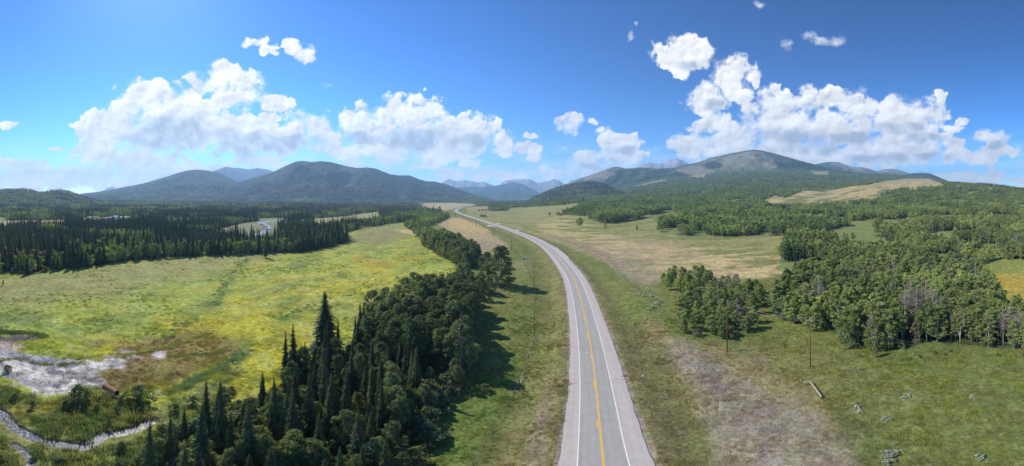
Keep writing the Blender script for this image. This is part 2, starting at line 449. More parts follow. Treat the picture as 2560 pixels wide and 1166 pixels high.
# ridges: (name, skyline polyline, distance of crest, distance of foot, kind of cover)
RIDGES = [
 ('hill', [(-300,478),(-100,472),(0,476),(60,475),(85,479),(100,484),(125,479),(150,477),(175,482),(215,496),(260,510)], 2300, 1500, 'forest', 0.5),
 ('mountain', [(120,505),(150,498),(190,487),(260,478),(300,470),(380,455),(440,434),(465,427),(487,424),(515,426),(545,430),(580,447),(605,463),(640,482),(700,505)], 6000, 3200, 'forest', 1.0),
 ('mountain', [(330,470),(360,458),(392,448),(420,441),(470,438),(530,429),(562,417.5),(600,420),(622,424),(645,420),(665,423),(700,433),(760,450),(820,500)], 11000, 8000, 'forest', 1.0),
 ('mountain', [(180,500),(205,483),(250,479),(268,470),(281,466),(290,471),(310,484),(330,500)], 13000, 10800, 'rock', 1.0),
 ('mountain', [(430,510),(500,488),(560,466),(620,449),(680,432),(716,414),(740,404),(758,402.5),(780,405),(806,403),(830,406),(868,416),(892,420),(920,419),(940,422),(975,436),(1000,439),(1022,438.5),(1050,449),(1066,454),(1086,454),(1118,462),(1150,474),(1190,488),(1225,498),(1250,506)], 5200, 2700, 'forest', 1.0),
 ('mountain', [(1040,500),(1090,480),(1152,468),(1180,466.5),(1205,468.5),(1233,465),(1262,461),(1278,457),(1289,455.5),(1297,459),(1311,462),(1330,472),(1345,480),(1365,492),(1385,505)], 9500, 6500, 'forest', 1.0),
 ('mountain', [(1075,480),(1106,456),(1115,451),(1121,447),(1128,450),(1139,452.5),(1161,450),(1180,453),(1197,455.5),(1208,454),(1230,462),(1240,466),(1265,490)], 13000, 10800, 'rock', 1.0),
 ('mountain', [(1215,490),(1240,470),(1247,464),(1256,456),(1267,450.5),(1285,449.5),(1305,448),(1327,449),(1336,453),(1344,457.5),(1369,453),(1378,450),(1386,447.5),(1395,450),(1410,459),(1425,470),(1450,495)], 12500, 10500, 'rock', 1.0),
 ('mountain', [(1330,492),(1365,477),(1395,466),(1419,459),(1428,452),(1441,449),(1464,442),(1490,433),(1520,423),(1533,418),(1544,417),(1555,419),(1564,422),(1598,420),(1620,421),(1642,423),(1669,421),(1700,426),(1760,440),(1800,470)], 5000, 3300, 'open', 1.0),
 ('hill', [(1325,499),(1339,490),(1370,476),(1404,464),(1437,459),(1455,456),(1482,453),(1508,458),(1530,469),(1553,480),(1580,492),(1620,505)], 2800, 1900, 'forest', 0.5),
 ('mountain', [(1560,440),(1590,418.5),(1609,409),(1622,406),(1642,409),(1660,408.5),(1673,400),(1687,397),(1695,397.5),(1705,401),(1722,410),(1750,425),(1790,450)], 10500, 8000, 'rock', 1.0),
 ('mountain', [(1560,470),(1600,455),(1640,437),(1669,425),(1709,413.5),(1743,407),(1776,396),(1824,385),(1853,379.5),(1880,374),(1898,375),(1920,380),(1976,396),(2034,412),(2080,424),(2150,436),(2230,446),(2300,460)], 5600, 3300, 'open', 1.0),
 ('mountain', [(1980,440),(2030,413),(2052,408),(2070,405.5),(2096,405),(2110,411),(2130,417.5),(2154,418),(2168,421),(2188,427),(2230,445),(2260,455)], 7200, 5200, 'open', 1.0),
 ('mountain', [(2140,445),(2180,432),(2195,427.5),(2208,423.5),(2226,421.5),(2244,424),(2270,432),(2300,445)], 8600, 6600, 'open', 1.0),
 ('hill', [(2240,445),(2265,437),(2284,434),(2305,433),(2322,434),(2340,441),(2365,452),(2400,470)], 5400, 3700, 'forest', 1.0),
]
def ridge_height(px, r, x, y, ridge, base, seed):
    name, line, rt, rf, cover, amp = ridge
    L_ = np.array(line, float)
    ys = np.interp(px, L_[:, 0], L_[:, 1], left=560, right=560)
    top = CAM_H + rt * np.tan((HOR - ys) / FPX)
    t = (r - rf) / (rt - rf)
    tf = np.clip(t, 0, 1); tb = np.clip((r - rt) / (0.5 * (rt - rf) + 0.02 * rt), 0, 1)
    prof = (0.45 * tf + 0.55 * tf * tf * (3 - 2 * tf)) * (1 - sstep(0, 1, tb))
    bz = base
    rise = np.maximum(top - bz, 0)
    k = 1.0 / (0.16 * (rt - rf) + 60)
    n = fbm(x * k, y * k, 6, seed, 0.55, ridged=True) - 0.62
    h = bz + rise * prof + rise * n * 0.42 * amp * np.clip(tf * (1 - tf) * 4, 0, 1) ** 0.7
    # behind the crest
    h = h + np.where(r > rt, rise * n * 0.15 * tb * (1 - tb), 0)
    # keep the front below the line of sight to the crest
    lim = CAM_H + (top - CAM_H) * np.clip(r / rt, 0, 1) - 0.012 * rise * (1 - tf)
    h = np.where((r < rt), np.minimum(h, lim), h)
    return np.where((t > 0) & (rise > 0) & (tb < 1), h, -1e9)

Z = Zs.copy()
RID = np.full(Z.shape, -1, np.int16)
base_flat = Zs.copy()
for i, rd in enumerate(RIDGES):
    c0 = np.searchsorted(PXC[:n_front], rd[1][0][0]); c1 = np.searchsorted(PXC[:n_front], rd[1][-1][0])
    r0 = np.searchsorted(R, rd[3] * 0.98)
    sl = (slice(max(c0 - 2, 0), min(c1 + 2, n_front)), slice(r0, len(R)))
    h = ridge_height(PXG[sl], RR[sl], GX[sl], GY[sl], rd, base_flat[sl], 40 + i * 11)
    better = h > Z[sl] + 0.5
    Z[sl] = np.where(better, h, Z[sl]); rr_ = RID[sl]; rr_[better] = i; RID[sl] = rr_
# natural roughness
amp = np.interp(RR, [16, 60, 200, 600, 2000, 6000, 60000], [0.5, 0.7, 1.0, 2.0, 6.0, 12, 12])
Z += (fbm(GX / 38.0, GY / 38.0, 4, 3) - 0.5) * amp * np.where(RID >= 0, 0.6, 1)
rough_right = sstep(1450, 1700, PXG) * sstep(450, 800, RR) * (RR < 3000)
Z += (fbm(GX / 160.0, GY / 160.0, 3, 5) - 0.5) * 14 * rough_right * np.clip((RR - 450) / 600, 0, 1)
near = RR < 260
hum = (fbm(GX / 2.2, GY / 2.2, 3, 9) - 0.5)
Z += np.where(near, hum * 0.32, 0)
del hum

def interp_grid(G, px, r):
    """value of a grid at picture column px and distance r"""
    az = (np.asarray(px, float) - 1280) / FPX
    fi = np.interp(az, az_front, np.arange(n_front)); fj = np.interp(np.log(np.maximum(r, 16.01)), lnR, np.arange(len(R)))
    i = np.clip(fi.astype(int), 0, n_front - 2); j = np.clip(fj.astype(int), 0, len(R) - 2)
    a = fi - i; b = fj - j
    return (G[i, j] * (1 - a) + G[i + 1, j] * a) * (1 - b) + (G[i, j + 1] * (1 - a) + G[i + 1, j + 1] * a) * b

def unproject(px, py, G=None):
    """ground point (x, y, z) and distance seen at picture position px, py"""
    G = Z if G is None else G
    az = (px - 1280) / FPX
    zc = interp_grid(G, np.full(len(R), px), R)
    line = CAM_H - R * math.tan((py - HOR) / FPX)
    k = np.argmax(zc >= line) if (zc >= line).any() else len(R) - 3
    if k == 0: r = R[0] if py > 1500 else CAM_H / math.tan((py - HOR) / FPX)
    else:
        d0 = zc[k - 1] - line[k - 1]; d1 = zc[k] - line[k]
        t = d0 / (d0 - d1) if d1 != d0 else 0.5
        r = R[k - 1] + (R[k] - R[k - 1]) * min(max(t, 0), 1)
    z = float(interp_grid(G, px, r))
    return math.sin(az) * r, math.cos(az) * r, z, r

def ground_z(x, y, G=None):
    x = np.asarray(x, float); y = np.asarray(y, float)
    r = np.hypot(x, y); px = 1280 + np.arctan2(x, y) * FPX
    return interp_grid(Z if G is None else G, px, r)

def project(x, y, z):
    r = np.hypot(x, y)
    return 1280 + np.arctan2(x, y) * FPX, HOR - np.arctan2(z - CAM_H, r) * FPX

def catmull(P, step):
    P = np.array(P, float); out = []
    Q = np.vstack([2 * P[0] - P[1], P, 2 * P[-1] - P[-2]])
    for i in range(1, len(Q) - 2):
        n = max(2, int(np.linalg.norm(Q[i + 1] - Q[i]) / step))
        for k in range(n):
            t = k / n
            out.append(0.5 * ((2 * Q[i]) + (-Q[i - 1] + Q[i + 1]) * t + (2 * Q[i - 1] - 5 * Q[i] + 4 * Q[i + 1] - Q[i + 2]) * t * t + (-Q[i - 1] + 3 * Q[i] - 3 * Q[i + 1] + Q[i + 2]) * t ** 3))
    out.append(Q[-2]); return np.array(out)

ROAD_PX = [(1508,1166),(1490,960),(1470,827),(1449,738.5),(1433,694),(1401,650),(1372,621),(1351,607.5),(1325,594),(1288,580),(1257,568.6),(1232,560.5),(1191,547.5),(1170,541),(1150,534),(1141,529.5),(1141.5,525),(1150,521),(1163,517.5),(1184,515.5),(1202,514.2)]
road_w = [unproject(a, b, Zs)[:2] for a, b in ROAD_PX]
p0, p1 = np.array(road_w[0]), np.array(road_w[1])
d01 = (p0 - p1) / np.linalg.norm(p0 - p1)
road_w = [tuple(p0 + d01 * 200), tuple(p0 + d01 * 60)] + road_w
RC = catmull(road_w, 2.0)
for _ in range(60):
    w_ = RC.copy(); w_[1:-1] = 0.25 * RC[:-2] + 0.5 * RC[1:-1] + 0.25 * RC[2:]; RC = w_
RC_r = np.hypot(RC[:, 0], RC[:, 1])
RZ = np.where(RC[:, 1] > 8, ground_z(RC[:, 0], np.maximum(RC[:, 1], 1), Zs), 0.0)
RZ = np.where(RC_r < 17, 0, RZ)
for _ in range(80):
    w_ = RZ.copy(); w_[1:-1] = 0.25 * RZ[:-2] + 0.5 * RZ[1:-1] + 0.25 * RZ[2:]; RZ = w_
T = np.gradient(RC, axis=0); T /= np.linalg.norm(T, axis=1)[:, None]
NR = np.stack([T[:, 1], -T[:, 0]], 1)      # right-hand side when driving away
HALF = 3.45; SH_L, SH_R = 2.5, 3.3

# distance of ground vertices to the road, with side
DR = np.full(Z.shape, 999.0); SD = np.zeros(Z.shape); RZG = np.zeros(Z.shape)
m = (RR < 3500) & (PXG > 1000) & (PXG < 1800)
m |= (RR < 60)
idx = np.nonzero(m.ravel())[0]
gx, gy = GX.ravel()[idx], GY.ravel()[idx]
sub = RC[::3]; subn = NR[::3]; subz = RZ[::3]
bd = np.full(len(idx), 1e18); bi = np.zeros(len(idx), int)
for k0 in range(0, len(sub), 40):
    dd = (gx[:, None] - sub[None, k0:k0 + 40, 0]) ** 2 + (gy[:, None] - sub[None, k0:k0 + 40, 1]) ** 2
    j = dd.argmin(1); v = dd[np.arange(len(idx)), j]; b = v < bd
    bd[b] = v[b]; bi[b] = j[b] + k0
side = (gx - sub[bi, 0]) * subn[bi, 0] + (gy - sub[bi, 1]) * subn[bi, 1]
along2 = np.maximum(bd - side ** 2, 0)
dist = np.where(along2 < 60, np.abs(side), np.sqrt(bd))
DR.ravel()[idx] = dist; SD.ravel()[idx] = side; RZG.ravel()[idx] = subz[bi]
edge = np.where(SD > 0, HALF + SH_R, HALF + SH_L)
de = DR - edge                              # distance outside the paved edge
w_in = 1 - sstep(0.8, 26, de)
ditch = -1.1 * sstep(1, 8, de) * (1 - sstep(9, 22, de))
Z = np.where(de < 30, Z * (1 - w_in) + (RZG - 0.10) * w_in + ditch, Z)
Z = np.where(de < 0.9, RZG - 0.16 - np.interp(RR, [100, 400, 3000], [0, 0.3, 2.5]) * (de < -0.3), Z)

# picture position of every ground vertex
PYG = HOR - np.arctan2(Z - CAM_H, RR) * FPX

# ---- water courses: lower the bed a little
STREAM_PX = [(-160,960),(-60,1000),(0,1030),(30,1062),(70,1086),(120,1104),(170,1113),(205,1116),(235,1104),(262,1086),(300,1080),(345,1068),(380,1050)]
STREAM2_PX = [(40,1240),(65,1180),(78,1150),(50,1120),(32,1112)]
RIVER_PX = [(560,592),(620,588),(655,582),(668,573),(672,567),(662,560),(652,556),(668,553.5),(690,551),(720,549)]

# ---- ground cover ------------------------------------------------------------------
def C3(*c): return np.array(c, float)
COL = np.zeros(Z.shape + (3,))
def paint(mask, c):
    global COL
    COL += (np.asarray(c) - COL) * mask[..., None]
wnx = (fbm(GX / 9.0, GY / 9.0, 4, 21) - 0.5) * 2
wn2 = (fbm(GX / 30.0, GY / 30.0, 4, 31) - 0.5) * 2
wn3 = (fbm(GX / 3.0, GY / 3.0, 3, 41) - 0.5) * 2
def zone(poly, soft=6.0, warp=1.0):
    P = np.array(poly); x0, x1 = P[:, 0].min() - 60, P[:, 0].max() + 60; y0, y1 = P[:, 1].min() - 40, P[:, 1].max() + 40
    out = np.zeros(Z.shape)
    mk = (PXG > x0) & (PXG < x1) & (PYG > y0) & (PYG < y1)
    if not mk.any(): return out
    a, b = PXG[mk], PYG[mk]
    sc = np.clip((b - HOR) / 300.0, 0.02, 1.3)
    sd = poly_sd(a, b, poly) + (wnx[mk] * 16 + wn3[mk] * 8) * sc * warp
    out[mk] = 1 - sstep(-soft * sc * 1.0 - 0.3, soft * sc + 0.3, sd)
    return out

g_olive = C3(0.150, 0.165, 0.048); g_green = C3(0.110, 0.145, 0.036); g_bright = C3(0.275, 0.305, 0.050); g_yel = C3(0.370, 0.330, 0.035)
g_straw = C3(0.47, 0.365, 0.18); g_tan = C3(0.27, 0.215, 0.125); g_lilac = C3(0.235, 0.208, 0.158); g_floor = C3(0.060, 0.080, 0.032)
g_canopy = C3(0.024, 0.042, 0.024); g_aspcan = C3(0.095, 0.140, 0.052)
COL[:] = g_olive
paint(sstep(-0.2, 0.5, wn2) * 0.8, g_green)
paint(sstep(0.1, 0.6, wnx) * 0.35, C3(0.17, 0.175, 0.06))
# meadow on the left
MEADOW = [(-300,700),(0,680),(230,660),(400,640),(640,628),(760,622),(880,600),(860,570),(960,555),(1010,553),(1050,580),(1060,610),(1100,640),(1130,660),(1160,680),(1120,720),(900,830),(780,930),(640,1010),(540,1090),(400,1240),(-300,1240)]
mz = zone(MEADOW, 8)
paint(mz, g_bright)
u1 = fbm(GX / 45.0 + 3, GY / 60.0, 4, 77); u2 = fbm(GX / 16.0, GY / 22.0, 4, 87); u3 = fbm(GX / 5.0, GY / 7.0, 4, 97)
paint(mz * sstep(0.50, 0.68, u1) * 0.75, g_yel)
paint(mz * sstep(0.50, 0.62, u2) * 0.60, C3(0.150, 0.215, 0.050))
paint(mz * sstep(0.53, 0.66, u3) * 0.4, C3(0.11, 0.16, 0.05))
paint(mz * sstep(0.50, 0.36, u3) * 0.4, C3(0.36, 0.36, 0.12))
paint(zone([(-300,700),(0,682),(250,662),(420,645),(700,632),(640,665),(420,700),(260,740),(100,765),(-300,790)], 40, 2) * 0.8, C3(0.245, 0.235, 0.095))
paint(zone([(-300,690),(0,684),(230,664),(330,655),(240,675),(100,690),(-300,720)], 10, 1) * 0.7, C3(0.19, 0.25, 0.05))
paint(zone([(870,600),(900,575),(1000,560),(1040,580),(1010,600),(930,620)], 16, 1) * 0.75, C3(0.22, 0.20, 0.085))
paint(zone([(925,602),(985,578),(990,582),(935,606)], 5, .6) * 0.7, C3(0.24, 0.18, 0.11))
paint(zone([(985,575),(1020,574),(1060,588),(1050,592),(1010,583)], 5, .6) * 0.8, g_straw)
paint(zone([(500,830),(560,800),(640,790),(660,820),(600,850),(520,850)], 20, 2) * .75, C3(0.36, 0.34, 0.03))
paint(zone([(440,820),(520,850),(500,880),(430,870)], 16, 2) * .6, C3(0.24, 0.20, 0.045))
paint(zone([(860,632),(930,652),(1000,662),(940,676),(900,660)], 22, 1.5) * 0.8, C3(0.38, 0.27, 0.035))
paint(zone([(990,640),(1060,646),(1050,654),(990,650)], 14, 1.5) * 0.6, C3(0.36, 0.26, 0.035))
paint(zone([(-100,800),(60,790),(200,820),(170,840),(40,822),(-100,830)], 20, 2) * 0.7, C3(0.12, 0.18, 0.06))
paint(zone([(440,800),(520,740),(560,700),(600,650),(620,655),(580,710),(540,760),(470,815)], 14, 2) * 0.4, C3(0.11, 0.15, 0.05))
paint(zone([(300,880),(380,850),(470,820),(640,740),(660,745),(520,830),(420,860),(330,890)], 10, 2) * 0.4, C3(0.30, 0.27, 0.05))
for (ex, ey, ew, eh) in ((745,661,18,5),(698,667,10,3),(700,720,14,4),(748,694,8,3),(664,700,9,3),(818,632,7,2),(835,600,6,2),(985,612,6,2)):
    rr = ((PXG - ex) / ew) ** 2 + ((PYG - ey) / eh) ** 2
    paint((np.exp(-((rr - 1) / 0.5) ** 2)) * 0.6, C3(0.27, 0.24, 0.12))
# bog
paint(zone([(300,880),(400,850),(520,830),(600,860),(620,880),(560,910),(470,950),(400,975),(330,985),(240,985),(260,940)], 20, 1.5) * 0.9, C3(0.17, 0.14, 0.050))
paint(zone([(330,885),(480,850),(570,860),(560,880),(440,885),(340,905)], 18, 2) * 0.6, C3(0.22, 0.17, 0.05))
paint(zone([(180,895),(330,865),(420,845),(430,880),(390,905),(420,900),(340,930),(350,965),(280,985),(230,960),(250,930),(180,905)], 14, 2) * 0.8, C3(0.185, 0.140, 0.060))
bw = zone([(-300,850),(0,866),(40,885),(100,900),(180,903),(250,900),(290,893),(325,881),(330,886),(300,903),(262,915),(240,935),(252,955),(225,972),(190,985),(120,995),(40,965),(0,955),(-300,940)], 7, 1.6)
paint(bw, C3(0.50, 0.47, 0.43))
bn = fbm(GX / 3.3, GY / 4.5, 5, 55)
paint(bw * sstep(0.47, 0.55, bn) * 0.9, C3(0.25, 0.245, 0.25))
paint(bw * sstep(0.52, 0.65, fbm(GX / 1.5, GY / 1.5, 3, 66)) * 0.5, C3(0.24, 0.20, 0.17))
paint(zone([(0,862),(50,885),(110,903),(190,912),(120,915),(40,895),(0,880)], 6, 1) * 0.8, C3(0.21, 0.23, 0.29))
paint(zone([(0,838),(60,835),(97,842),(100,852),(60,858),(10,856),(-40,850)], 4, .7), C3(0.12, 0.10, 0.10))
paint(zone([(-60,832),(0,830),(60,830),(110,838),(105,842),(60,835),(0,836)], 4, .7) * .9, C3(0.035, 0.05, 0.02))
paint(zone([(0,857),(60,858),(75,868),(40,880),(10,865)], 6, 1) * .7, C3(0.42, 0.33, 0.24))
paint(zone([(384,882),(400,880),(414,886),(408,895),(388,894)], 4, .6), C3(0.50, 0.44, 0.42))
paint(zone([(375,978),(400,975),(402,985),(380,986)], 4, 1), C3(0.5, 0.46, 0.42))
# wetland below the bog
wz = zone([(-300,950),(0,960),(60,985),(120,1000),(190,985),(250,975),(300,1000),(370,990),(380,1040),(340,1070),(210,1110),(100,1100),(0,1030),(-300,980)], 8, 1.5)
paint(wz, C3(0.13, 0.15, 0.040)); paint(wz * sstep(0.45, 0.65, u3), C3(0.23, 0.22, 0.05)); paint(wz * sstep(0.5, 0.62, bn) * 0.6, C3(0.07, 0.10, 0.03))
wz = zone([(-300,1020),(0,1050),(60,1100),(200,1125),(340,1090),(420,1050),(520,1000),(620,930),(600,900),(640,880),(620,860),(560,940),(440,985),(400,1010),(380,1060),(300,1240),(-300,1240)], 10, 1.5)
paint(wz, C3(0.14, 0.165, 0.050)); paint(wz * sstep(0.45, 0.65, u3) * .8, C3(0.20, 0.20, 0.06)); 
paint(zone([(400,988),(470,950),(560,905),(620,870),(640,880),(560,925),(470,968),(410,998)], 6, 1.6) * .55, C3(0.09, 0.135, 0.05))
paint(zone([(0,1050),(200,1125),(180,1166),(0,1166)], 20, 2) * .6, C3(0.21, 0.19, 0.075))
# straw fields beside the road
paint(zone([(1090,560),(1130,543),(1160,548),(1200,566),(1240,590),(1270,615),(1262,640),(1200,640),(1160,600),(1120,575)], 8, 1.5), C3(0.33, 0.265, 0.135))
paint(zone([(1120,552),(1150,546),(1190,557),(1230,585),(1180,580),(1130,566)], 8, 1.5) * .7, C3(0.44, 0.32, 0.13))
paint(zone([(1160,595),(1240,605),(1262,630),(1200,640)], 8, 1.5) * .6, C3(0.24, 0.20, 0.14))
paint(zone([(1055,520),(1062,508),(1190,508),(1196,512),(1160,516),(1130,524),(1100,530)], 3, .5), C3(0.36, 0.28, 0.17))
paint(zone([(1165,521),(1200,516),(1235,514),(1232,524),(1200,530),(1170,528)], 3, .5) * .7, C3(0.34, 0.25, 0.12))
FIELD = [(1180,545),(1165,530),(1240,520),(1300,515),(1400,510),(1480,502),(1500,540),(1600,540),(1700,525),(1740,590),(1830,595),(1975,585),(1975,640),(1960,690),(1850,700),(1700,710),(1600,700),(1500,650),(1430,620),(1330,585),(1240,560)]
fz = zone(FIELD, 10, 1)
paint(fz, C3(0.165, 0.185, 0.058))
s1 = fbm(GX / 28.0, GY / 14.0 + GX / 80.0, 5, 111, 0.6)
band = zone([(1430,605),(1520,585),(1600,610),(1800,625),(1950,640),(1960,690),(1850,705),(1700,700),(1600,690),(1500,640)], 30, 1.5)
far_b = zone([(1330,560),(1420,535),(1440,555),(1540,580),(1450,600),(1360,590)], 20, 1.5)
paint(fz * sstep(0.40, 0.53, s1) * np.clip(0.30 + band * 0.75 + far_b * 0.4, 0, 1) * 0.9, g_straw)
paint(fz * sstep(0.60, 0.44, s1) * band * 0.5, C3(0.22, 0.20, 0.085))
paint(zone([(1280,560),(1340,530),(1420,512),(1400,535),(1330,575)], 16, 1.5) * .4, C3(0.27, 0.22, 0.11))
paint(zone([(1430,612),(1520,590),(1680,600),(1760,640),(1700,660),(1640,700),(1590,700),(1500,640)], 16, 1.5) * .45, C3(0.31, 0.245, 0.15))
paint(zone([(1330,590),(1370,585),(1480,612),(1560,660),(1600,700),(1570,690),(1480,640),(1400,610)], 8, 1) * .7, C3(0.24, 0.20, 0.115))
paint(zone([(1500,640),(1560,640),(1660,690),(1640,715),(1600,715),(1540,680)], 18, 1.5) * .5, C3(0.25, 0.22, 0.15))
# small dry fields and clearings in the woods
CLEAR = [
 [(-100,553),(0,552),(160,550),(165,572),(0,574),(-100,576)],
 [(205,545),(325,540),(330,562),(210,566)],
 [(335,551),(420,550),(420,560),(335,562)],
 [(775,548),(860,541),(945,529),(948,552),(880,566),(790,574)],
 [(1590,552),(1610,545),(1678,526),(1700,540),(1690,556),(1600,562)],
 [(1905,501),(1938,489),(1960,496),(2005,478),(2016,477),(2061,481),(2088,474),(2128,466),(2168,464),(2210,454),(2266,447),(2322,447),(2358,461),(2358,470),(2320,472),(2250,475),(2200,486),(2204,496),(2154,504),(2110,511),(2021,517),(1925,518)],
 [(1584,468),(1610,460),(1640,453),(1668,449),(1670,452),(1640,457),(1612,464)],
 [(1722,443),(1742,436),(1764,435),(1762,444)],
 [(2023,429),(2072,428),(2072,438),(2040,437)],
 [(2344,543),(2370,537),(2412,541),(2410,556),(2352,556)],
 [(2460,535),(2490,537),(2600,546),(2600,560),(2484,558)],
 [(2440,668),(2490,650),(2700,650),(2700,800),(2560,800),(2505,785),(2475,730)],
]
RIVERFLAT = [(530,576),(600,560),(650,552),(700,547),(740,548),(735,556),(700,566),(692,582),(700,604),(660,612),(600,606),(540,600)]
GREENCLR = [(2400,470),(2420,470)]

FOREST_L = [(-400,712),(-150,700),(0,684),(60,688),(150,676),(230,668),(300,655),(400,646),(520,640),(600,637),(700,632),(760,630),(830,618),(872,604),(862,582),(900,572),(960,562),(1010,555),(1050,552),(1095,546),(1110,538),(1090,528),(1050,524),(1046,512),(1000,500),(900,470),(-400,440)]
FOREST_C = [(1225,528),(1268,527),(1272,520),(1330,517),(1400,513),(1440,508),(1480,503),(1480,490),(1330,490),(1060,490),(1060,507),(1120,507),(1188,510),(1190,516),(1222,515)]
FOREST_R = [(1404,536),(1437,539),(1464,541),(1480,552),(1512,560),(1553,556),(1598,549),(1625,545),(1650,560),(1640,575),(1653,583),(1709,590),(1754,590),(1824,592),(1880,594),(1930,592),(1974,581),(1968,605),(1959,625),(1950,660),(1938,672),(1975,690),(1995,692),(1975,725),(1930,745),(1936,790),(1985,812),(2030,826),(2075,828),(2110,862),(2190,880),(2240,873),(2320,856),(2390,860),(2460,870),(2900,900),(2900,380),(1600,380),(1480,440),(1400,470),(1340,490),(1480,503),(1440,520)]
CLUMP_C = [(1690,800),(1702,835),(1745,855),(1797,864),(1850,838),(1885,825),(1890,790),(1905,760),(1925,742),(1850,712),(1760,712),(1740,740),(1700,760)]
CLUMP_C2 = [(1642,712),(1668,733),(1728,737),(1760,722),(1800,705),(1760,694),(1680,694)]
def any_zone(polys, **k):
    o = np.zeros(Z.shape)
    for p in polys: o = np.maximum(o, zone(p, **k))
    return o
wood = any_zone([FOREST_L, FOREST_C, FOREST_R], soft=3, warp=.6)
clr = any_zone(CLEAR + [RIVERFLAT], soft=2, warp=.6)
is_wood = wood * (1 - clr)
far_w = sstep(1200, 2600, RR)
paint(is_wood, g_floor)
glade = is_wood * (((PXG > 1350) & (RR > 200)) * sstep(.56, .59, fbm(GX / 45.0, GY / 45.0, 4, 444)) + ((PXG < 1200) & (RR > 300)) * sstep(.625, .655, fbm(GX / 60.0, GY / 60.0, 4, 454)))
paint(glade, C3(0.17, 0.20, 0.065))
pat = fbm(GX / 260.0, GY / 260.0, 4, 131)
leftside = (PXG < 1300)
can = np.where((leftside & (pat < 0.52))[..., None], g_canopy, np.where(leftside[..., None], g_aspcan * 0.8, g_aspcan))
paint(is_wood * far_w, can)
grassland = clr * wood
paint(grassland, C3(0.17, 0.17, 0.065))
paint(zone(CLEAR[0], 2, .3) + 0, C3(0.36, 0.29, 0.17)); paint(zone(CLEAR[3], 2, .3), C3(0.27, 0.25, 0.11)); paint(zone(CLEAR[1], 2, .3), C3(0.30, 0.27, 0.12))
hz = zone(CLEAR[5], 3, .6); paint(hz * sstep(0.42, 0.58, fbm(GX / 60., GY / 30., 4, 141)) * .8, g_straw * 0.85)
paint(zone([(2005,478),(2088,474),(2210,454),(2266,447),(2340,448),(2358,461),(2300,466),(2190,468),(2080,484)], 6, 1) * .6, C3(0.36, 0.28, 0.14))
for q in (6, 7, 8): paint(zone(CLEAR[q], 5, 2.6), C3(0.24, 0.22, 0.12))
paint(zone(CLEAR[11], 6, 1), C3(0.35, 0.28, 0.055)); paint(zone([(2440,660),(2490,650),(2700,640),(2700,690),(2560,680),(2480,690)], 10, 1), C3(0.20, 0.23, 0.06))
paint(zone(RIVERFLAT, 3, .6), C3(0.20, 0.20, 0.11)); paint(zone([(652,562),(664,570),(660,582),(600,590),(560,586),(600,566)], 5, 1) * .5, C3(0.14, 0.17, 0.07))
# right foreground: dry lilac-grey bank
rb = zone([(1660,865),(1700,862),(1740,880),(1850,940),(1960,985),(2060,1060),(2120,1130),(2150,1240),(1790,1240),(1770,1120),(1740,1000),(1700,930)], 30, 1.2)
paint(zone([(1640,850),(1760,860),(1900,900),(2010,960),(2120,1060),(2200,1240),(1780,1240),(1740,1120),(1690,960)], 40, 1.5) * .8, C3(0.26, 0.215, 0.115)); paint(rb * .92, g_lilac); paint(rb * sstep(0.45, 0.62, u3) * .35, C3(0.235, 0.205, 0.125)); 
paint(zone([(1690,880),(1740,900),(1790,950),(1830,1000),(1790,990),(1730,930)], 14, 1) * .7, C3(0.215, 0.185, 0.18))
paint(zone([(1850,1050),(1920,1100),(1960,1166),(1900,1166)], 14, 1) * .6, C3(0.215, 0.185, 0.18))
paint(zone([(1560,800),(1640,830),(1690,900),(1730,1000),(1760,1120),(1790,1240),(1640,1240),(1600,1050),(1560,900)], 14, 1) * .7, C3(0.135, 0.125, 0.055))
paint(zone([(1690,1000),(1760,1060),(1800,1240),(1720,1240)], 14, 1) * .6, C3(0.115, 0.135, 0.035))
paint(zone([(1540,735),(1620,760),(1600,820),(1570,800)], 14, 1) * .5, C3(0.13, 0.17, 0.04))
paint(zone([(1600,790),(1650,790),(1670,830),(1640,850),(1600,830)], 10, 1) * .7, C3(0.24, 0.19, 0.10))
paint(zone([(1900,860),(2050,880),(2120,940),(2080,1000),(2000,980),(1880,900)], 30, 1) * .4, C3(0.19, 0.17, 0.06))
paint(zone([(1870,880),(1990,950),(2050,1000),(2000,1000),(1900,930)], 12, 1.4) * .5, C3(0.20, 0.15, 0.10))
paint(zone([(2060,1000),(2160,1060),(2240,1166),(2200,1200),(2110,1110)], 20, 1) * .6, C3(0.085, 0.115, 0.035))
fine = sstep(0.55, 0.72, fbm(GX / 1.4, GY / 1.4, 4, 151))
paint(fine * (PXG > 1850) * (PYG > 870) * 0.35, C3(0.24, 0.215, 0.11))
# left verge
paint(zone([(1290,1240),(1310,1100),(1345,1010),(1372,950),(1390,990),(1385,1080),(1365,1240)], 14, 1) * .8, C3(0.24, 0.20, 0.155))
paint(zone([(1340,1030),(1368,1020),(1372,1080),(1350,1166),(1330,1120)], 10, 1) * .6, C3(0.19, 0.17, 0.165))
paint(zone([(1220,1240),(1260,1080),(1320,980),(1330,1020),(1300,1100),(1290,1240)], 14, 1) * .6, C3(0.20, 0.18, 0.085))
paint(zone([(1050,1240),(1100,1060),(1200,960),(1260,930),(1290,880),(1310,900),(1270,1000),(1200,1130),(1170,1240)], 14, 1) * .6, C3(0.115, 0.165, 0.035))
paint(zone([(1280,655),(1330,650),(1330,680),(1290,680)], 8, 1) * .6, C3(0.24, 0.21, 0.10))
# beside the pavement
vg = (1 - sstep(0.0, 4.5, de + wn3 * 1.6)) * (RR < 2500)
paint(vg * .75, C3(0.195, 0.165, 0.085))
paint((1 - sstep(4, 16, de + wnx * 3)) * (RR < 700) * .45, C3(0.20, 0.175, 0.075))
paint((1 - sstep(0.1, 1.3, de + wn3 * .8)) * (RR < 900), C3(0.26, 0.215, 0.17))
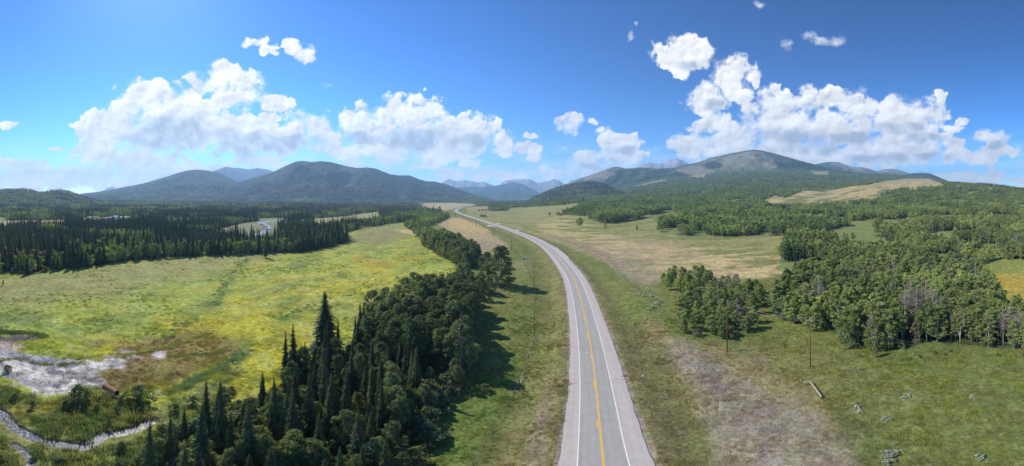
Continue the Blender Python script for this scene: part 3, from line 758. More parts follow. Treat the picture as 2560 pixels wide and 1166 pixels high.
# side tracks joining the road
paint(zone([(1214,566),(1222,562),(1240,566),(1236,567.5)], 1, .1), C3(0.42, 0.37, 0.32))
paint(zone([(1238,557.5),(1246,557.5),(1252,560),(1246,561)], 1, .1), C3(0.42, 0.37, 0.32))
paint(zone([(1285,573.5),(1294,573.5),(1300,577),(1292,577)], 1, .1), C3(0.42, 0.37, 0.32))
# cover of the mountains
cano = np.clip(is_wood * far_w, 0, 1)
for i, rd in enumerate(RIDGES):
    mk = RID == i
    if not mk.any(): continue
    x, y = GX[mk], GY[mk]; rt = rd[2]; px_, py_ = PXG[mk], PYG[mk]
    k = 1.0 / (0.12 * (rt - rd[3]) + 40)
    a = fbm(x * k, y * k, 5, 200 + i, 0.55); b = fbm(x * k * 3, y * k * 3, 4, 300 + i)
    L_ = np.array(rd[1], float); ys = np.interp(px_, L_[:, 0], L_[:, 1]); depth = py_ - ys
    if rd[4] == 'forest':
        c = g_canopy * .6 + (g_aspcan * .42 - g_canopy * .6) * sstep(0.48, 0.60, a + (depth - 50) * 0.0016)[:, None]
        rk = sstep(0.70, 0.78, b + 0.15 * (a - .5)) * 0.45
        c = c + (C3(0.21, 0.19, 0.15) - c) * rk[:, None]; cn = 1 - rk
    elif rd[4] == 'rock':
        c = C3(0.33, 0.31, 0.31) + (C3(0.22, 0.21, 0.22) - C3(0.33, 0.31, 0.31)) * sstep(.4, .6, b)[:, None]
        cn = np.zeros(len(x))
    else:
        c = C3(0.185, 0.170, 0.135) + (C3(0.125, 0.125, 0.080) - C3(0.185, 0.170, 0.135)) * sstep(.35, .65, b)[:, None]
        if i == 8:
            f = sstep(-0.25, 0.25, (px_ - 1530 - (py_ - 425) * -0.9) / 40 + (a - .5) * 2)
            f = np.maximum(f, sstep(18, 30, depth + (b - .5) * 30) * (px_ > 1500))
        elif i == 11:
            f = sstep(0, 14, depth - 52 + (px_ < 1760) * 8 + (b - .5) * 34 + (a - .5) * 30)
            f = np.maximum(f, sstep(-8, 12, px_ - 1905 - depth * 1.2 + (b - .5) * 70))
            e = 1 - sstep(.7, 1.1, np.hypot((px_ - 1782) / 26, (py_ - 413) / 11) + (b - .5) * .5); f = np.maximum(f, e)
            f = np.maximum(f, (1 - sstep(2, 5, depth + (b - .5) * 3)) * 0.8)
            f = np.maximum(f, sstep(.62, .7, b) * .5)
        elif i == 12:
            f = np.maximum(sstep(-10, 8, depth - 12 + (b - .5) * 18), 1 - sstep(2070, 2090, px_ + (b - .5) * 20))
        else:
            f = sstep(0, 8, depth - 6 + (b - .5) * 10)
        fc = g_canopy + (g_aspcan * .7 - g_canopy) * sstep(.56, .66, a)[:, None]
        c = c + (fc - c) * f[:, None]; cn = f
    w_ = sstep(rd[3] * 1.0, rd[3] * 1.12, RR[mk])
    COL[mk] = COL[mk] * (1 - w_)[:, None] + c * w_[:, None]
    cano[mk] = cano[mk] * (1 - w_) + cn * w_
for q in (6, 7, 8):
    z_ = zone(CLEAR[q], 5, 2.6); paint(z_, C3(0.24, 0.215, 0.12)); cano *= (1 - z_)
GRASSY = np.clip((1 - is_wood) * (RR < 150) * (de > 0.4), 0, 1)

# lower stream beds
def path_xyz(pxs, step):
    P = catmull([unproject(a, b)[:2] for a, b in pxs], step); return P
def carve(P, width, depth):
    global Z
    x0, x1, y0, y1 = P[:, 0].min() - 20, P[:, 0].max() + 20, P[:, 1].min() - 20, P[:, 1].max() + 20
    mk = (GX > x0) & (GX < x1) & (GY > y0) & (GY < y1)
    gx, gy = GX[mk], GY[mk]; d = np.full(len(gx), 1e18)
    for a in P: d = np.minimum(d, (gx - a[0]) ** 2 + (gy - a[1]) ** 2)
    d = np.sqrt(d); Z[mk] -= depth * (1 - sstep(width * 0.6, width * 1.6, d))
    return mk, d
stream = path_xyz(STREAM_PX, 0.8); stream2 = path_xyz(STREAM2_PX, 0.8); river = path_xyz(RIVER_PX, 6)
st_z = [ground_z(P[:, 0], P[:, 1]) for P in (stream, stream2, river)]
def sm(a, n):
    for _ in range(n):
        b = a.copy(); b[1:-1] = .25 * a[:-2] + .5 * a[1:-1] + .25 * a[2:]; a = b
    return a
st_z = [sm(z, 60) for z in st_z]
for P, wd, dp in ((stream, 1.1, 0.8), (stream2, 0.6, 0.5), (river, 8.0, 1.6)):
    mk, d = carve(P, wd, dp)
    t = 1 - sstep(wd * 1.0, wd * 2.0, d + (wn3[mk]) * wd * .6)
    COL[mk] = COL[mk] * (1 - t)[:, None] + C3(0.155, 0.155, 0.085) * t[:, None]

# ---- ground material
def ground_material(name):
    m = principled(name, (0.1, 0.1, 0.1), 0.95, 0, 0.12); nt = m.node_tree; L = nt.links.new
    b = nt.nodes['Principled BSDF']
    at = N(nt, 'ShaderNodeAttribute', attribute_name='cover')
    ca = N(nt, 'ShaderNodeAttribute', attribute_name='canopy')
    geo = N(nt, 'ShaderNodeNewGeometry'); P = geo.outputs['Position']
    n1 = noise(nt, P, 1.1, 6, 0.65); n2 = noise(nt, P, 0.11, 5, 0.6); n3 = noise(nt, P, 4.5, 4, 0.7); n4 = noise(nt, P, 0.38, 5, 0.65)
    vor = N(nt, 'ShaderNodeTexVoronoi'); L(vmath(nt, 'MULTIPLY', P, (1, 1, .6)), vor.inputs['Vector']); vor.inputs['Scale'].default_value = 0.10
    nf = noise(nt, P, 0.02, 8, 0.65)
    v1 = smooth(nt, n1, 0.3, 0.7, 0.72, 1.28)
    v2 = smooth(nt, n2, 0.3, 0.7, 0.86, 1.14)
    v3 = smooth(nt, n3, 0.3, 0.7, 0.80, 1.20)
    near_v = math_node(nt, 'MULTIPLY', math_node(nt, 'MULTIPLY', v1, v2), math_node(nt, 'MULTIPLY', v3, smooth(nt, n4, .32, .68, .76, 1.24)))
    vc = smooth(nt, vor.outputs['Distance'], 0.1, 0.9, 1.25, 0.6)
    vc = math_node(nt, 'MULTIPLY', vc, smooth(nt, nf, .3, .7, .7, 1.3))
    mv = N(nt, 'ShaderNodeMix', data_type='FLOAT'); L(ca.outputs['Fac'], mv.inputs[0]); L(near_v, mv.inputs[2]); L(vc, mv.inputs[3])
    hs = N(nt, 'ShaderNodeHueSaturation'); L(at.outputs['Color'], hs.inputs['Color']); L(mv.outputs[0], hs.inputs['Value'])
    L(smooth(nt, n2, .3, .7, .488, .512), hs.inputs['Hue']); L(smooth(nt, n1, .3, .7, 1.12, 0.9), hs.inputs['Saturation'])
    L(hs.outputs[0], b.inputs['Base Color'])
    h = math_node(nt, 'MULTIPLY_ADD', n1, 0.30, math_node(nt, 'MULTIPLY', n3, 0.14))
    hc = math_node(nt, 'MULTIPLY_ADD', vor.outputs['Distance'], -7.0, math_node(nt, 'MULTIPLY', nf, 30.0))
    mh = N(nt, 'ShaderNodeMix', data_type='FLOAT'); L(ca.outputs['Fac'], mh.inputs[0]); L(h, mh.inputs[2]); L(hc, mh.inputs[3])
    bp = N(nt, 'ShaderNodeBump'); bp.inputs['Strength'].default_value = 0.9; bp.inputs['Distance'].default_value = 1.0
    L(mh.outputs[0], bp.inputs['Height']); L(bp.outputs[0], b.inputs['Normal'])
    return m
M_GROUND = ground_material('meadow_and_forest_floor')
M_MOUNT = ground_material('mountain_cover')

nA, nR = Z.shape
VID = np.arange(nA * nR).reshape(nA, nR)
ai = np.arange(nA); aj = (ai + 1) % nA
Fq = np.stack([VID[ai][:, :-1], VID[aj][:, :-1], VID[aj][:, 1:], VID[ai][:, 1:]], -1)
Frid = np.maximum(np.maximum(RID[:, :-1], RID[aj][:, :-1]), np.maximum(RID[:, 1:], RID[aj][:, 1:]))
verts_all = np.stack([GX, GY, Z], -1).reshape(-1, 3)
cols_all = np.concatenate([COL, np.ones(Z.shape + (1,))], -1).reshape(-1, 4)
cano_all = cano.reshape(-1)
def terrain_piece(name, faces, mat, center=False):
    u, inv = np.unique(faces.ravel(), return_inverse=True)
    fs = inv.reshape(faces.shape)
    vv = verts_all[u]
    if center:   # close the middle of the disc
        inner = np.searchsorted(u, VID[:, 0]); vv = np.vstack([vv, [0, 0, 0.0]])
        tri = np.stack([inner, np.full(nA, len(vv) - 1), np.full(nA, len(vv) - 1), np.roll(inner, -1)], -1)
    me = make_mesh(name, vv, fs[:, ::-1], [mat], None, True)
    nv = len(vv)
    a = me.attributes.new('cover', 'FLOAT_COLOR', 'POINT'); cc = cols_all[u]
    if center: cc = np.vstack([cc, [.1, .1, .05, 1]])
    a.data.foreach_set('color', cc.astype(np.float32).ravel())
    b = me.attributes.new('canopy', 'FLOAT', 'POINT'); cb = cano_all[u]
    if center: cb = np.append(cb, 0)
    b.data.foreach_set('value', cb.astype(np.float32))
    return obj(name, me)
g = terrain_piece('ground', Fq[Frid < 0].reshape(-1, 4), M_GROUND)
tag(g, kind='structure')
for i, rd in enumerate(RIDGES):
    ff = Fq[Frid == i].reshape(-1, 4)
    if len(ff) == 0: continue
    tag(terrain_piece(rd[0], ff, M_MOUNT), kind='structure')
# small disc under the camera
mb = MB(); k = 48
ring = [(15.9 * math.sin(2 * PI * i / k) * 1.02, 15.9 * math.cos(2 * PI * i / k) * 1.02, -0.35) for i in range(k)]
me = make_mesh('ground_centre', ring, [tuple(range(k))[::-1]], [principled('verge_grass', (0.15, 0.15, 0.06), .9)])
tag(obj('ground', me), kind='structure')

# ------------------------------------------------------------------ road
def ribbon(P, Zp, NRM, a, b, lift, name, mats, i0=0, i1=None, nseg=1):
    i1 = len(P) if i1 is None else i1
    off = np.linspace(a, b, nseg + 1); n = i1 - i0
    v = np.zeros((n, nseg + 1, 3))
    for k, o in enumerate(off):
        v[:, k, :2] = P[i0:i1] + NRM[i0:i1] * o
        v[:, k, 2] = Zp[i0:i1] + lift[i0:i1]
    id_ = np.arange(n * (nseg + 1)).reshape(n, nseg + 1)
    f = np.stack([id_[:-1, :-1], id_[:-1, 1:], id_[1:, 1:], id_[1:, :-1]], -1).reshape(-1, 4)
    return make_mesh(name, v.reshape(-1, 3), f, mats, None, True), v
lift0 = np.interp(RC_r, [50, 300, 1500, 3000], [0.0, 0.02, 0.3, 0.5])
def road_material():
    m = principled('asphalt', (0.2, 0.2, 0.2), 0.85, 0, .3); nt = m.node_tree; L = nt.links.new; b = nt.nodes['Principled BSDF']
    at = N(nt, 'ShaderNodeAttribute', attribute_name='across'); geo = N(nt, 'ShaderNodeNewGeometry'); P = geo.outputs['Position']
    sp = N(nt, 'ShaderNodeSeparateXYZ'); L(at.outputs['Vector'], sp.inputs[0])
    n1 = noise(nt, P, 0.6, 6, .65); n2 = noise(nt, P, 14.0, 3, .7)
    # long streaks along the lanes (wheel paths)
    st = N(nt, 'ShaderNodeCombineXYZ'); L(math_node(nt, 'MULTIPLY', sp.outputs[0], 2.2), st.inputs[0]); L(math_node(nt, 'MULTIPLY', sp.outputs[1], 0.03), st.inputs[1])
    n3 = noise(nt, st.outputs[0], 1.0, 4, .6)
    lane = math_node(nt, 'MULTIPLY', smooth(nt, sp.outputs[0], -HALF - .05, -HALF + .05), smooth(nt, sp.outputs[0], HALF + .05, HALF - .05))
    mx = N(nt, 'ShaderNodeMix', data_type='RGBA'); L(lane, mx.inputs[0]); mx.inputs[6].default_value = (0.41, 0.37, 0.335, 1); mx.inputs[7].default_value = (0.315, 0.300, 0.280, 1)
    hs = N(nt, 'ShaderNodeHueSaturation'); L(mx.outputs[2], hs.inputs['Color'])
    val = math_node(nt, 'MULTIPLY', smooth(nt, n1, .25, .75, .93, 1.07), smooth(nt, n2, .3, .7, .94, 1.06))
    val = math_node(nt, 'MULTIPLY', val, smooth(nt, n3, .3, .7, .92, 1.07))
    L(val, hs.inputs['Value']); L(hs.outputs[0], b.inputs['Base Color'])
    return m
M_ROAD = road_material()
me, v = ribbon(RC, RZ, NR, -HALF - SH_L, HALF + SH_R, lift0, 'road', [M_ROAD], 0, None, 12)
# ragged paved edge
co = v.copy(); jit = (vnoise(np.arange(len(RC)) * .9, np.zeros(len(RC)), 3) - .5) * .25; jit2 = (vnoise(np.arange(len(RC)) * .9, np.ones(len(RC)) * 7, 5) - .5) * .25
co[:, 0, :2] -= NR * jit[:, None]; co[:, -1, :2] += NR * jit2[:, None]
co[:, 0, 2] -= .03; co[:, -1, 2] -= .03
me.vertices.foreach_set('co', co.astype(np.float32).ravel())
s_len = np.concatenate([[0], np.cumsum(np.linalg.norm(np.diff(RC, axis=0), axis=1))])
att = me.attributes.new('across', 'FLOAT_VECTOR', 'POINT')
off = np.linspace(-HALF - SH_L, HALF + SH_R, 13)
av = np.zeros(co.shape); av[:, :, 0] = off[None, :]; av[:, :, 1] = s_len[:, None]
att.data.foreach_set('vector', av.astype(np.float32).ravel())
me.update()
road = tag(obj('road', me), kind='structure')
lw = np.interp(RC_r, [60, 300, 1000], [0.075, 0.11, 0.2])
def line_strip(name, offc, mat, i0, i1, hw=None, hgt=0.012):
    hw = lw if hw is None else hw
    n = i1 - i0
    if n < 2: return None
    a = RC[i0:i1] + NR[i0:i1] * (offc - hw[i0:i1])[:, None]; b = RC[i0:i1] + NR[i0:i1] * (offc + hw[i0:i1])[:, None]
    z = RZ[i0:i1] + lift0[i0:i1] + hgt + np.interp(RC_r[i0:i1], [100, 1000], [0, .15])
    v = np.concatenate([np.column_stack([a, z]), np.column_stack([b, z])]); id_ = np.arange(n)
    f = np.stack([id_[:-1], id_[:-1] + n, id_[1:] + n, id_[1:]], -1)
    return make_mesh(name, v, f, [mat])
end = len(RC)
obj('edge_line', line_strip('edge_line', -HALF, M_WHITEPAINT, 0, end, lw * 1.15), road)
obj('edge_line', line_strip('edge_line', HALF, M_WHITEPAINT, 0, end, lw * 1.15), road)
obj('centre_line', line_strip('centre_line', 0.05, M_YELLOWPAINT, 0, end, lw * 1.9), road)
# broken line left of the solid one
mb = MB(); period, dash = 16.0, 5.5
for s0 in np.arange(210, 560, period):
    ii = np.nonzero((s_len >= s0) & (s_len <= s0 + dash))[0]
    for a, b in zip(ii, ii[1:]):
        q = []
        for t, o in ((a, -.48), (a, -.22), (b, -.22), (b, -.48)):
            p_ = RC[t] + NR[t] * o; q.append((p_[0], p_[1], RZ[t] + lift0[t] + 0.014))
        mb.quad(*q)
obj('broken_line', mb.mesh('broken_line', [M_YELLOWPAINT]), road)
# transverse cracks
mb = MB()
for (xa, ya, xb, yb) in ((1417,962,1446,960), (1531,952,1563,950), (1418,754,1421,757), (1447,961,1531,953)):
    A, B = unproject(xa, ya), unproject(xb, yb); n = 14; prev = None
    th = 0.045 if xa != 1447 else 0.015
    for i in range(n + 1):
        t = i / n; p_ = Vector((A[0] + (B[0] - A[0]) * t, A[1] + (B[1] - A[1]) * t + random.uniform(-.12, .12), 0.012))
        if prev is not None:
            mb.quad((prev.x, prev.y - th, .012), (p_.x, p_.y - th, .012), (p_.x, p_.y + th, .012), (prev.x, prev.y + th, .012))
        prev = p_
obj('crack', mb.mesh('crack', [principled('tar', (.06, .055, .05), .8)]), road)

# ------------------------------------------------------------------ water
def water_material(name, deep, bright, speck):
    m = principled(name, deep, 0.3, 0, .18); nt = m.node_tree; L = nt.links.new; b = nt.nodes['Principled BSDF']
    geo = N(nt, 'ShaderNodeNewGeometry'); P = geo.outputs['Position']
    n1 = noise(nt, P, speck, 5, .65); t = smooth(nt, n1, .48, .60)
    mx = N(nt, 'ShaderNodeMix', data_type='RGBA'); L(t, mx.inputs[0]); mx.inputs[6].default_value = (*deep, 1); mx.inputs[7].default_value = (*bright, 1)
    L(mx.outputs[2], b.inputs['Base Color']); L(smooth(nt, n1, .45, .6, .32, .7), b.inputs['Roughness'])
    bp = N(nt, 'ShaderNodeBump'); bp.inputs['Distance'].default_value = .05; L(n1, bp.inputs['Height']); L(bp.outputs[0], b.inputs['Normal'])
    return m
M_STREAM = water_material('stream_water', (0.07, 0.08, 0.09), (0.30, 0.30, 0.30), 1.8)  # pale flecks in the base colour imitate glints on the water
M_RIVER = water_material('river_water', (0.14, 0.18, 0.22), (0.30, 0.34, 0.38), 0.15)
def water(name, P, Zp, w_, mat, lift):
    t = np.gradient(P, axis=0); t /= np.linalg.norm(t, axis=1)[:, None]; nn = np.stack([t[:, 1], -t[:, 0]], 1)
    ww = w_ * (0.35 + 1.3 * vnoise(np.arange(len(P)) * .3, np.zeros(len(P)), 8))
    a = P - nn * ww[:, None]; b = P + nn * ww[:, None]; z = Zp + lift; n = len(P)
    v = np.concatenate([np.column_stack([a, z]), np.column_stack([b, z])]); i = np.arange(n)
    return tag(obj(name, make_mesh(name, v, np.stack([i[:-1], i[:-1] + n, i[1:] + n, i[1:]], -1), [mat])), kind='structure')
water('stream', stream, st_z[0], 1.5, M_STREAM, -0.52)
water('stream', stream2, st_z[1], 0.8, M_STREAM, -0.32)
water('river', river, st_z[2], 6.0, M_RIVER, -0.7)

# ------------------------------------------------------------------ plants: meshes
def rand_dir(r):
    z = r.uniform(-1, 1); a = r.uniform(0, 2 * PI); s = math.sqrt(1 - z * z); return Vector((s * math.cos(a), s * math.sin(a), z))

def leaf_cloud(r, centres, n_leaf, size, spread):
    """leaf quads round each clump centre (cx, cy, cz, radius); returns verts, faces (numpy)"""
    cen = np.repeat(np.array([c[:3] for c in centres]), n_leaf, 0); rad = np.repeat(np.array([c[3] for c in centres]), n_leaf)
    n = len(cen)
    d = r.normal(size=(n, 3)); d /= np.linalg.norm(d, axis=1)[:, None]
    d[:, 2] = np.where(d[:, 2] < -0.3, -d[:, 2] * .5, d[:, 2])
    q = rad * (0.55 + 0.55 * r.random(n) ** .6)
    pos = cen + d * q[:, None] * np.array([1, 1, .85]) * spread
    nrm = d + r.normal(size=(n, 3)) * .55; nrm /= np.linalg.norm(nrm, axis=1)[:, None]
    a = np.cross(nrm, r.normal(size=(n, 3))); a /= np.linalg.norm(a, axis=1)[:, None]; b = np.cross(nrm, a)
    s = size * (0.6 + 0.8 * r.random(n))[:, None]
    v = np.stack([pos - a * s, pos - b * s * .62 + nrm * s * .1, pos + a * s, pos + b * s * .62 + nrm * s * .1], 1).reshape(-1, 3)
    return v, np.arange(4 * n).reshape(n, 4)

def merge(parts):
    V, F, M, o = [], [], [], 0
    for v, f, m in parts:
        V.append(np.asarray(v, float)); F += [tuple(int(i) + o for i in q) for q in f]; M += [m] * len(f); o += len(v)
    return np.vstack(V), F, M

def crown_centres(r, h, h0, rad, n, squash=1.0, top=0.6):
    """clump centres filling an uneven crown between heights h0 and h"""
    out = []; ph = r.uniform(0, 6.28, 2)
    for i in range(n):
        t = (i + r.random()) / n
        z = h0 + (h - h0) * t
        prof = math.sin(PI * min(1, max(0.02, (t ** (top)) * .92 + .05))) ** .7
        a = i * 2.399 + r.normal() * .5
        if r.random() < .12: continue
        lobe = 1 + .22 * math.sin(2 * a + ph[0] + 5 * t) + .18 * math.sin(3 * a + ph[1] - 7 * t)
        d = rad * prof * lobe * (0.45 + 0.60 * math.sqrt(r.random()))
        out.append((d * math.cos(a), d * math.sin(a), z, rad * (0.17 + 0.17 * r.random())))
    return out

def decid(seed, h, rad, n_cl, n_leaf, size, bark, leaf, h0f=0.32, stems=1, limb=True, far=False, lean=0.0, top=.6):
    r = np.random.default_rng(seed); mb = MB(); rr = random.Random(seed)
    cen = crown_centres(r, h * .95, h * h0f, rad, n_cl, top=top)
    trunk_tops = []
    for s in range(stems):
        a = rr.uniform(0, 2 * PI); off = 0 if stems == 1 else rr.uniform(.2, .5) * rad * .5
        bx, by = off * math.cos(a), off * math.sin(a); lx, ly = rr.uniform(-1, 1) * .05 * h + lean, rr.uniform(-1, 1) * .05 * h
        r0 = 0.011 * h + .04
        pts = [(bx + lx * t * t + rr.uniform(-.1, .1) * (t > 0), by + ly * t * t, h * .92 * t - (0.3 if t == 0 else 0)) for t in (0, .2, .4, .6, .8, 1)]
        mb.tube(pts, [r0, r0 * .85, r0 * .7, r0 * .5, r0 * .3, .03], 4 if far else 7, 0)
        trunk_tops.append(pts)
    if limb:
        for c in cen[:: (3 if far else 2)]:
            pts = trunk_tops[rr.randrange(stems)]; t = min(.85, max(.2, c[2] / h - .15)); i = int(t * 5); base = Vector(pts[i])
            mb.tube([base, (base + Vector(c[:3])) * .5 + Vector((0, 0, .1)), Vector(c[:3])], [.05, .035, .015], 3 if far else 5, 0, cap=False)
    lv, lf = leaf_cloud(r, cen, n_leaf, size, 1.0)
    return mb, (lv, lf), bark, leaf

def spruce_mesh(seed, h, rad, far=False, ragged=.35):
    r = random.Random(seed); mb = MB(); V = []; F = []
    mb.tube([(0, 0, -.3), (0, 0, h * .5), (0, 0, h * .97)], [.012 * h + .05, .008 * h + .03, .02], 4 if far else 7, 0)
    levels = 13 if far else 44
    for i in range(levels):
        t = (i + .3) / levels; z = h * (0.07 + 0.93 * t)
        R0 = rad * (1 - t) ** .74 * r.uniform(.72, 1.15) + .10
        if t < .12: R0 *= .55 + 3.6 * t
        nb = (7 if far else max(5, int(11 * (1 - t) + 4)))
        a0 = r.uniform(0, 6.28)
        for k in range(nb):
            a = a0 + 2 * PI * k / nb + r.uniform(-.25, .25); L_ = R0 * r.uniform(1 - ragged, 1.1)
            droop = L_ * r.uniform(.18, .42); ca, sa = math.cos(a), math.sin(a)
            if far:
                wd = L_ * .75; up = h * .07; i0 = len(V)
                V += [(0, 0, z + up), (ca * L_ * .7 - sa * wd * .5, sa * L_ * .7 + ca * wd * .5, z - droop * .6), (ca * L_, sa * L_, z - droop), (ca * L_ * .7 + sa * wd * .5, sa * L_ * .7 - ca * wd * .5, z - droop * .6)]
                F.append((i0, i0 + 1, i0 + 2, i0 + 3))
            else:
                # drooping bough of four pairs of needle sprays
                for s in range(4):
                    u0, u1 = s / 4, (s + 1.25) / 4; w_ = L_ * (.26 - .05 * s) * r.uniform(.8, 1.2) + .08
                    z0 = z - droop * u0 ** 1.4; z1 = z - droop * u1 ** 1.4 - r.uniform(0, .12)
                    x0, y0 = ca * L_ * u0, sa * L_ * u0; x1, y1 = ca * L_ * u1, sa * L_ * u1
                    for sg in (-1, 1):
                        i0 = len(V)
                        V += [(x0, y0, z0 + .05), (x1, y1, z1), (x1 * .93 - sg * sa * w_, y1 * .93 + sg * ca * w_, z1 - w_ * .45), (x0 - sg * sa * w_ * .55, y0 + sg * ca * w_ * .55, z0 - w_ * .35)]
                        F.append((i0, i0 + 1, i0 + 2, i0 + 3))
    return mb, (np.array(V), F)

def split_meshes(name, mb, leaves, bark, leaf):
    t = mb.mesh(name + '_trunk', [bark], True)
    v, f = leaves
    c = make_mesh(name + '_crown', v, np.asarray(f), [leaf], None, False)
    return t, c
def joined(name, mb, leaves, bark, leaf):
    V, F, M = merge([(mb.v, mb.f, 0), (leaves[0], leaves[1], 1)])
    return make_mesh(name, V, F, [bark, leaf], M)

T_ = {}
def reg(kind, name, tup, bark=None, leaf=None):
    mb, lv = tup[0], tup[1]
    T_.setdefault(kind, []).append(split_meshes(name, mb, lv, tup[2] if len(tup) > 2 else bark, tup[3] if len(tup) > 3 else leaf))
for i in range(5): reg('spruce', 'spruce', spruce_mesh(10 + i, 18, [2.3, 2.0, 2.7, 1.8, 2.4][i]), M_BARK, M_SPRUCE)
for i in range(6): reg('aspen', 'aspen', decid(30 + i, 13, [2.6, 2.2, 2.9, 2.4, 2.7, 2.1][i], 74, 80, .20, M_WHITEBARK, M_ASPEN, [.16, .30, .12, .14, .22, .38][i], top=[.6, .8, .5, .45, .7, .9][i]))
for i in range(4): reg('poplar', 'poplar', decid(50 + i, 15, [3.3, 2.9, 3.6, 3.1][i], 100, 84, .21, M_WHITEBARK, M_POPLAR, .10, top=[.6, .8, .5, .7][i]))
for i in range(4): reg('shrub', 'shrub', decid(70 + i, 3.2, 1.8, 40, 44, .15, M_GREYWOOD, M_WILLOW, .12, stems=3, top=.45))
for i in range(2): reg('silver', 'silver', decid(80 + i, 1.1, .8, 12, 40, .08, M_GREYWOOD, M_SILVER, .15, stems=2, top=.45))
for i in range(2): reg('yellow', 'yellow', decid(85 + i, 6, 1.8, 18, 70, .2, M_WHITEBARK, M_YELLOWL, .25))
for i in range(2): reg('rust', 'rust', decid(87 + i, 8, 1.8, 22, 60, .22, M_DEADBARK, M_RUSTLEAF, .2))

def bare_tree(seed, h, spread=.16, twigs=60):
    r = random.Random(seed); mb = MB(); tw = MB()
    lean = r.uniform(-.4, .4)
    pts = [(lean * t * t, 0, h * t - (.3 if t == 0 else 0)) for t in (0, .25, .5, .75, 1)]
    r0 = .011 * h + .04
    mb.tube(pts, [r0, r0 * .8, r0 * .6, r0 * .4, .03], 6, 0)
    for i in range(twigs):
        t = r.uniform(.35, .98); a = r.uniform(0, 6.28); L_ = h * spread * (1.15 - t) * r.uniform(.7, 1.6)
        b = Vector((lean * t * t, 0, h * t)); d = Vector((math.cos(a), math.sin(a), r.uniform(.2, .9)))
        m_ = b + d * L_ * .5; e = m_ + (d + rand_dir(r) * .5) * L_ * .5
        tw.tube([b, m_, e], [.035, .022, .01], 3, 0, cap=False)
        for _ in range(5):
            s = b.lerp(e, r.uniform(.3, 1)); tw.tube([s, s + (d + rand_dir(r) * .9) * L_ * .3], [.014, .006], 3, 0, cap=False)
    tw.tube([(lean * t * t + .01, 0, h * t) for t in (.33, .5, .75, 1)], [.05, .04, .03, .015], 4, 0)
    return mb, tw
for i in range(4):
    a, b = bare_tree(90 + i, 11, [.16, .2, .14, .24][i])
    T_.setdefault('bare', []).append((a.mesh('bare_trunk', [M_DEADBARK], True), b.mesh('bare_twigs', [M_TWIG])))

# far versions, one mesh each, for the masses
LIB = bpy.data.collections.new('tree_library')     # never linked: only instanced
def lib(name, me):
    o = bpy.data.objects.new(name, me); LIB.objects.link(o); return o
LIBN = []
def add_lib(name, me): lib('%02d_%s' % (len(LIBN), name), me); LIBN.append(name)
for i in range(4):
    a, b = spruce_mesh(110 + i, 18, [2.4, 2.0, 2.8, 2.2][i], far=True); add_lib('spruce_far', joined('spruce_far', a, b, M_BARK, M_SPRUCE))
for i in range(4):
    t = decid(120 + i, 13, [3.1, 2.7, 3.4, 2.9][i], 40, 15, .50, M_WHITEBARK, M_ASPEN, [.26, .36, .2, .32][i], far=True); add_lib('aspen_far', joined('aspen_far', *t))
for i in range(2):
    t = decid(130 + i, 3.2, 1.9, 26, 12, .30, M_GREYWOOD, M_WILLOW, .12, stems=2, far=True, top=.45); add_lib('shrub_far', joined('shrub_far', *t))
for i in range(2):
    a, b = bare_tree(140 + i, 11, .2, 26); V, F, M = merge([(a.v, a.f, 0), (b.v, b.f, 1)]); add_lib('bare_far', make_mesh('bare_far', V, F, [M_DEADBARK, M_TWIG], M))
# mid versions
for i in range(3):
    a, b = spruce_mesh(150 + i, 18, [2.4, 2.1, 2.6][i]); add_lib('spruce_mid', joined('spruce_mid', a, b, M_BARK, M_SPRUCE))
for i in range(3):
    t = decid(160 + i, 13, [3.0, 2.6, 3.2][i], 56, 34, .32, M_WHITEBARK, M_ASPEN, [.22, .32, .2][i]); add_lib('aspen_mid', joined('aspen_mid', *t))
# grass tufts
def tuft(seed, n, h, w_):
    r = np.random.default_rng(seed); V = []
    for i in range(n):
        a = r.uniform(0, 6.28); d = w_ * math.sqrt(r.random()); x, y = d * math.cos(a), d * math.sin(a)
        hh = h * r.uniform(.5, 1.1); lx, ly = r.normal(0, .35 * hh, 2); b = r.uniform(0, 3.14); ww = .035 + .03 * r.random()
        dx, dy = ww * math.cos(b), ww * math.sin(b)
        V += [(x - dx, y - dy, -.05), (x + dx, y + dy, -.05), (x + dx * .4 + lx, y + dy * .4 + ly, hh), (x - dx * .4 + lx, y - dy * .4 + ly, hh)]
    return np.array(V), np.arange(4 * n).reshape(n, 4)
def tint_material():
    m = bpy.data.materials.new('grass_blades'); m.use_nodes = True; nt = new_nt(m.node_tree); L = nt.links.new
    at = N(nt, 'ShaderNodeAttribute', attribute_name='tint', attribute_type='INSTANCER'); oi = N(nt, 'ShaderNodeObjectInfo')
    hs = N(nt, 'ShaderNodeHueSaturation'); L(at.outputs['Color'], hs.inputs['Color'])
    L(smooth(nt, oi.outputs['Random'], 0, 1, .8, 1.35), hs.inputs['Value'])
    d = N(nt, 'ShaderNodeBsdfDiffuse'); L(hs.outputs[0], d.inputs[0]); t = N(nt, 'ShaderNodeBsdfTranslucent'); L(hs.outputs[0], t.inputs[0])
    mx = N(nt, 'ShaderNodeMixShader'); mx.inputs[0].default_value = .35; L(d.outputs[0], mx.inputs[1]); L(t.outputs[0], mx.inputs[2])
    out = N(nt, 'ShaderNodeOutputMaterial'); L(mx.outputs[0], out.inputs[0]); return m
M_TINT = tint_material()
for i in range(3):
    v, f = tuft(170 + i, 60, [.38, .5, .32][i], .7); add_lib('tuft', make_mesh('tuft', v, f, [M_TINT]))
LIX = {n: [i for i, q in enumerate(LIBN) if q == n] for n in set(LIBN)}

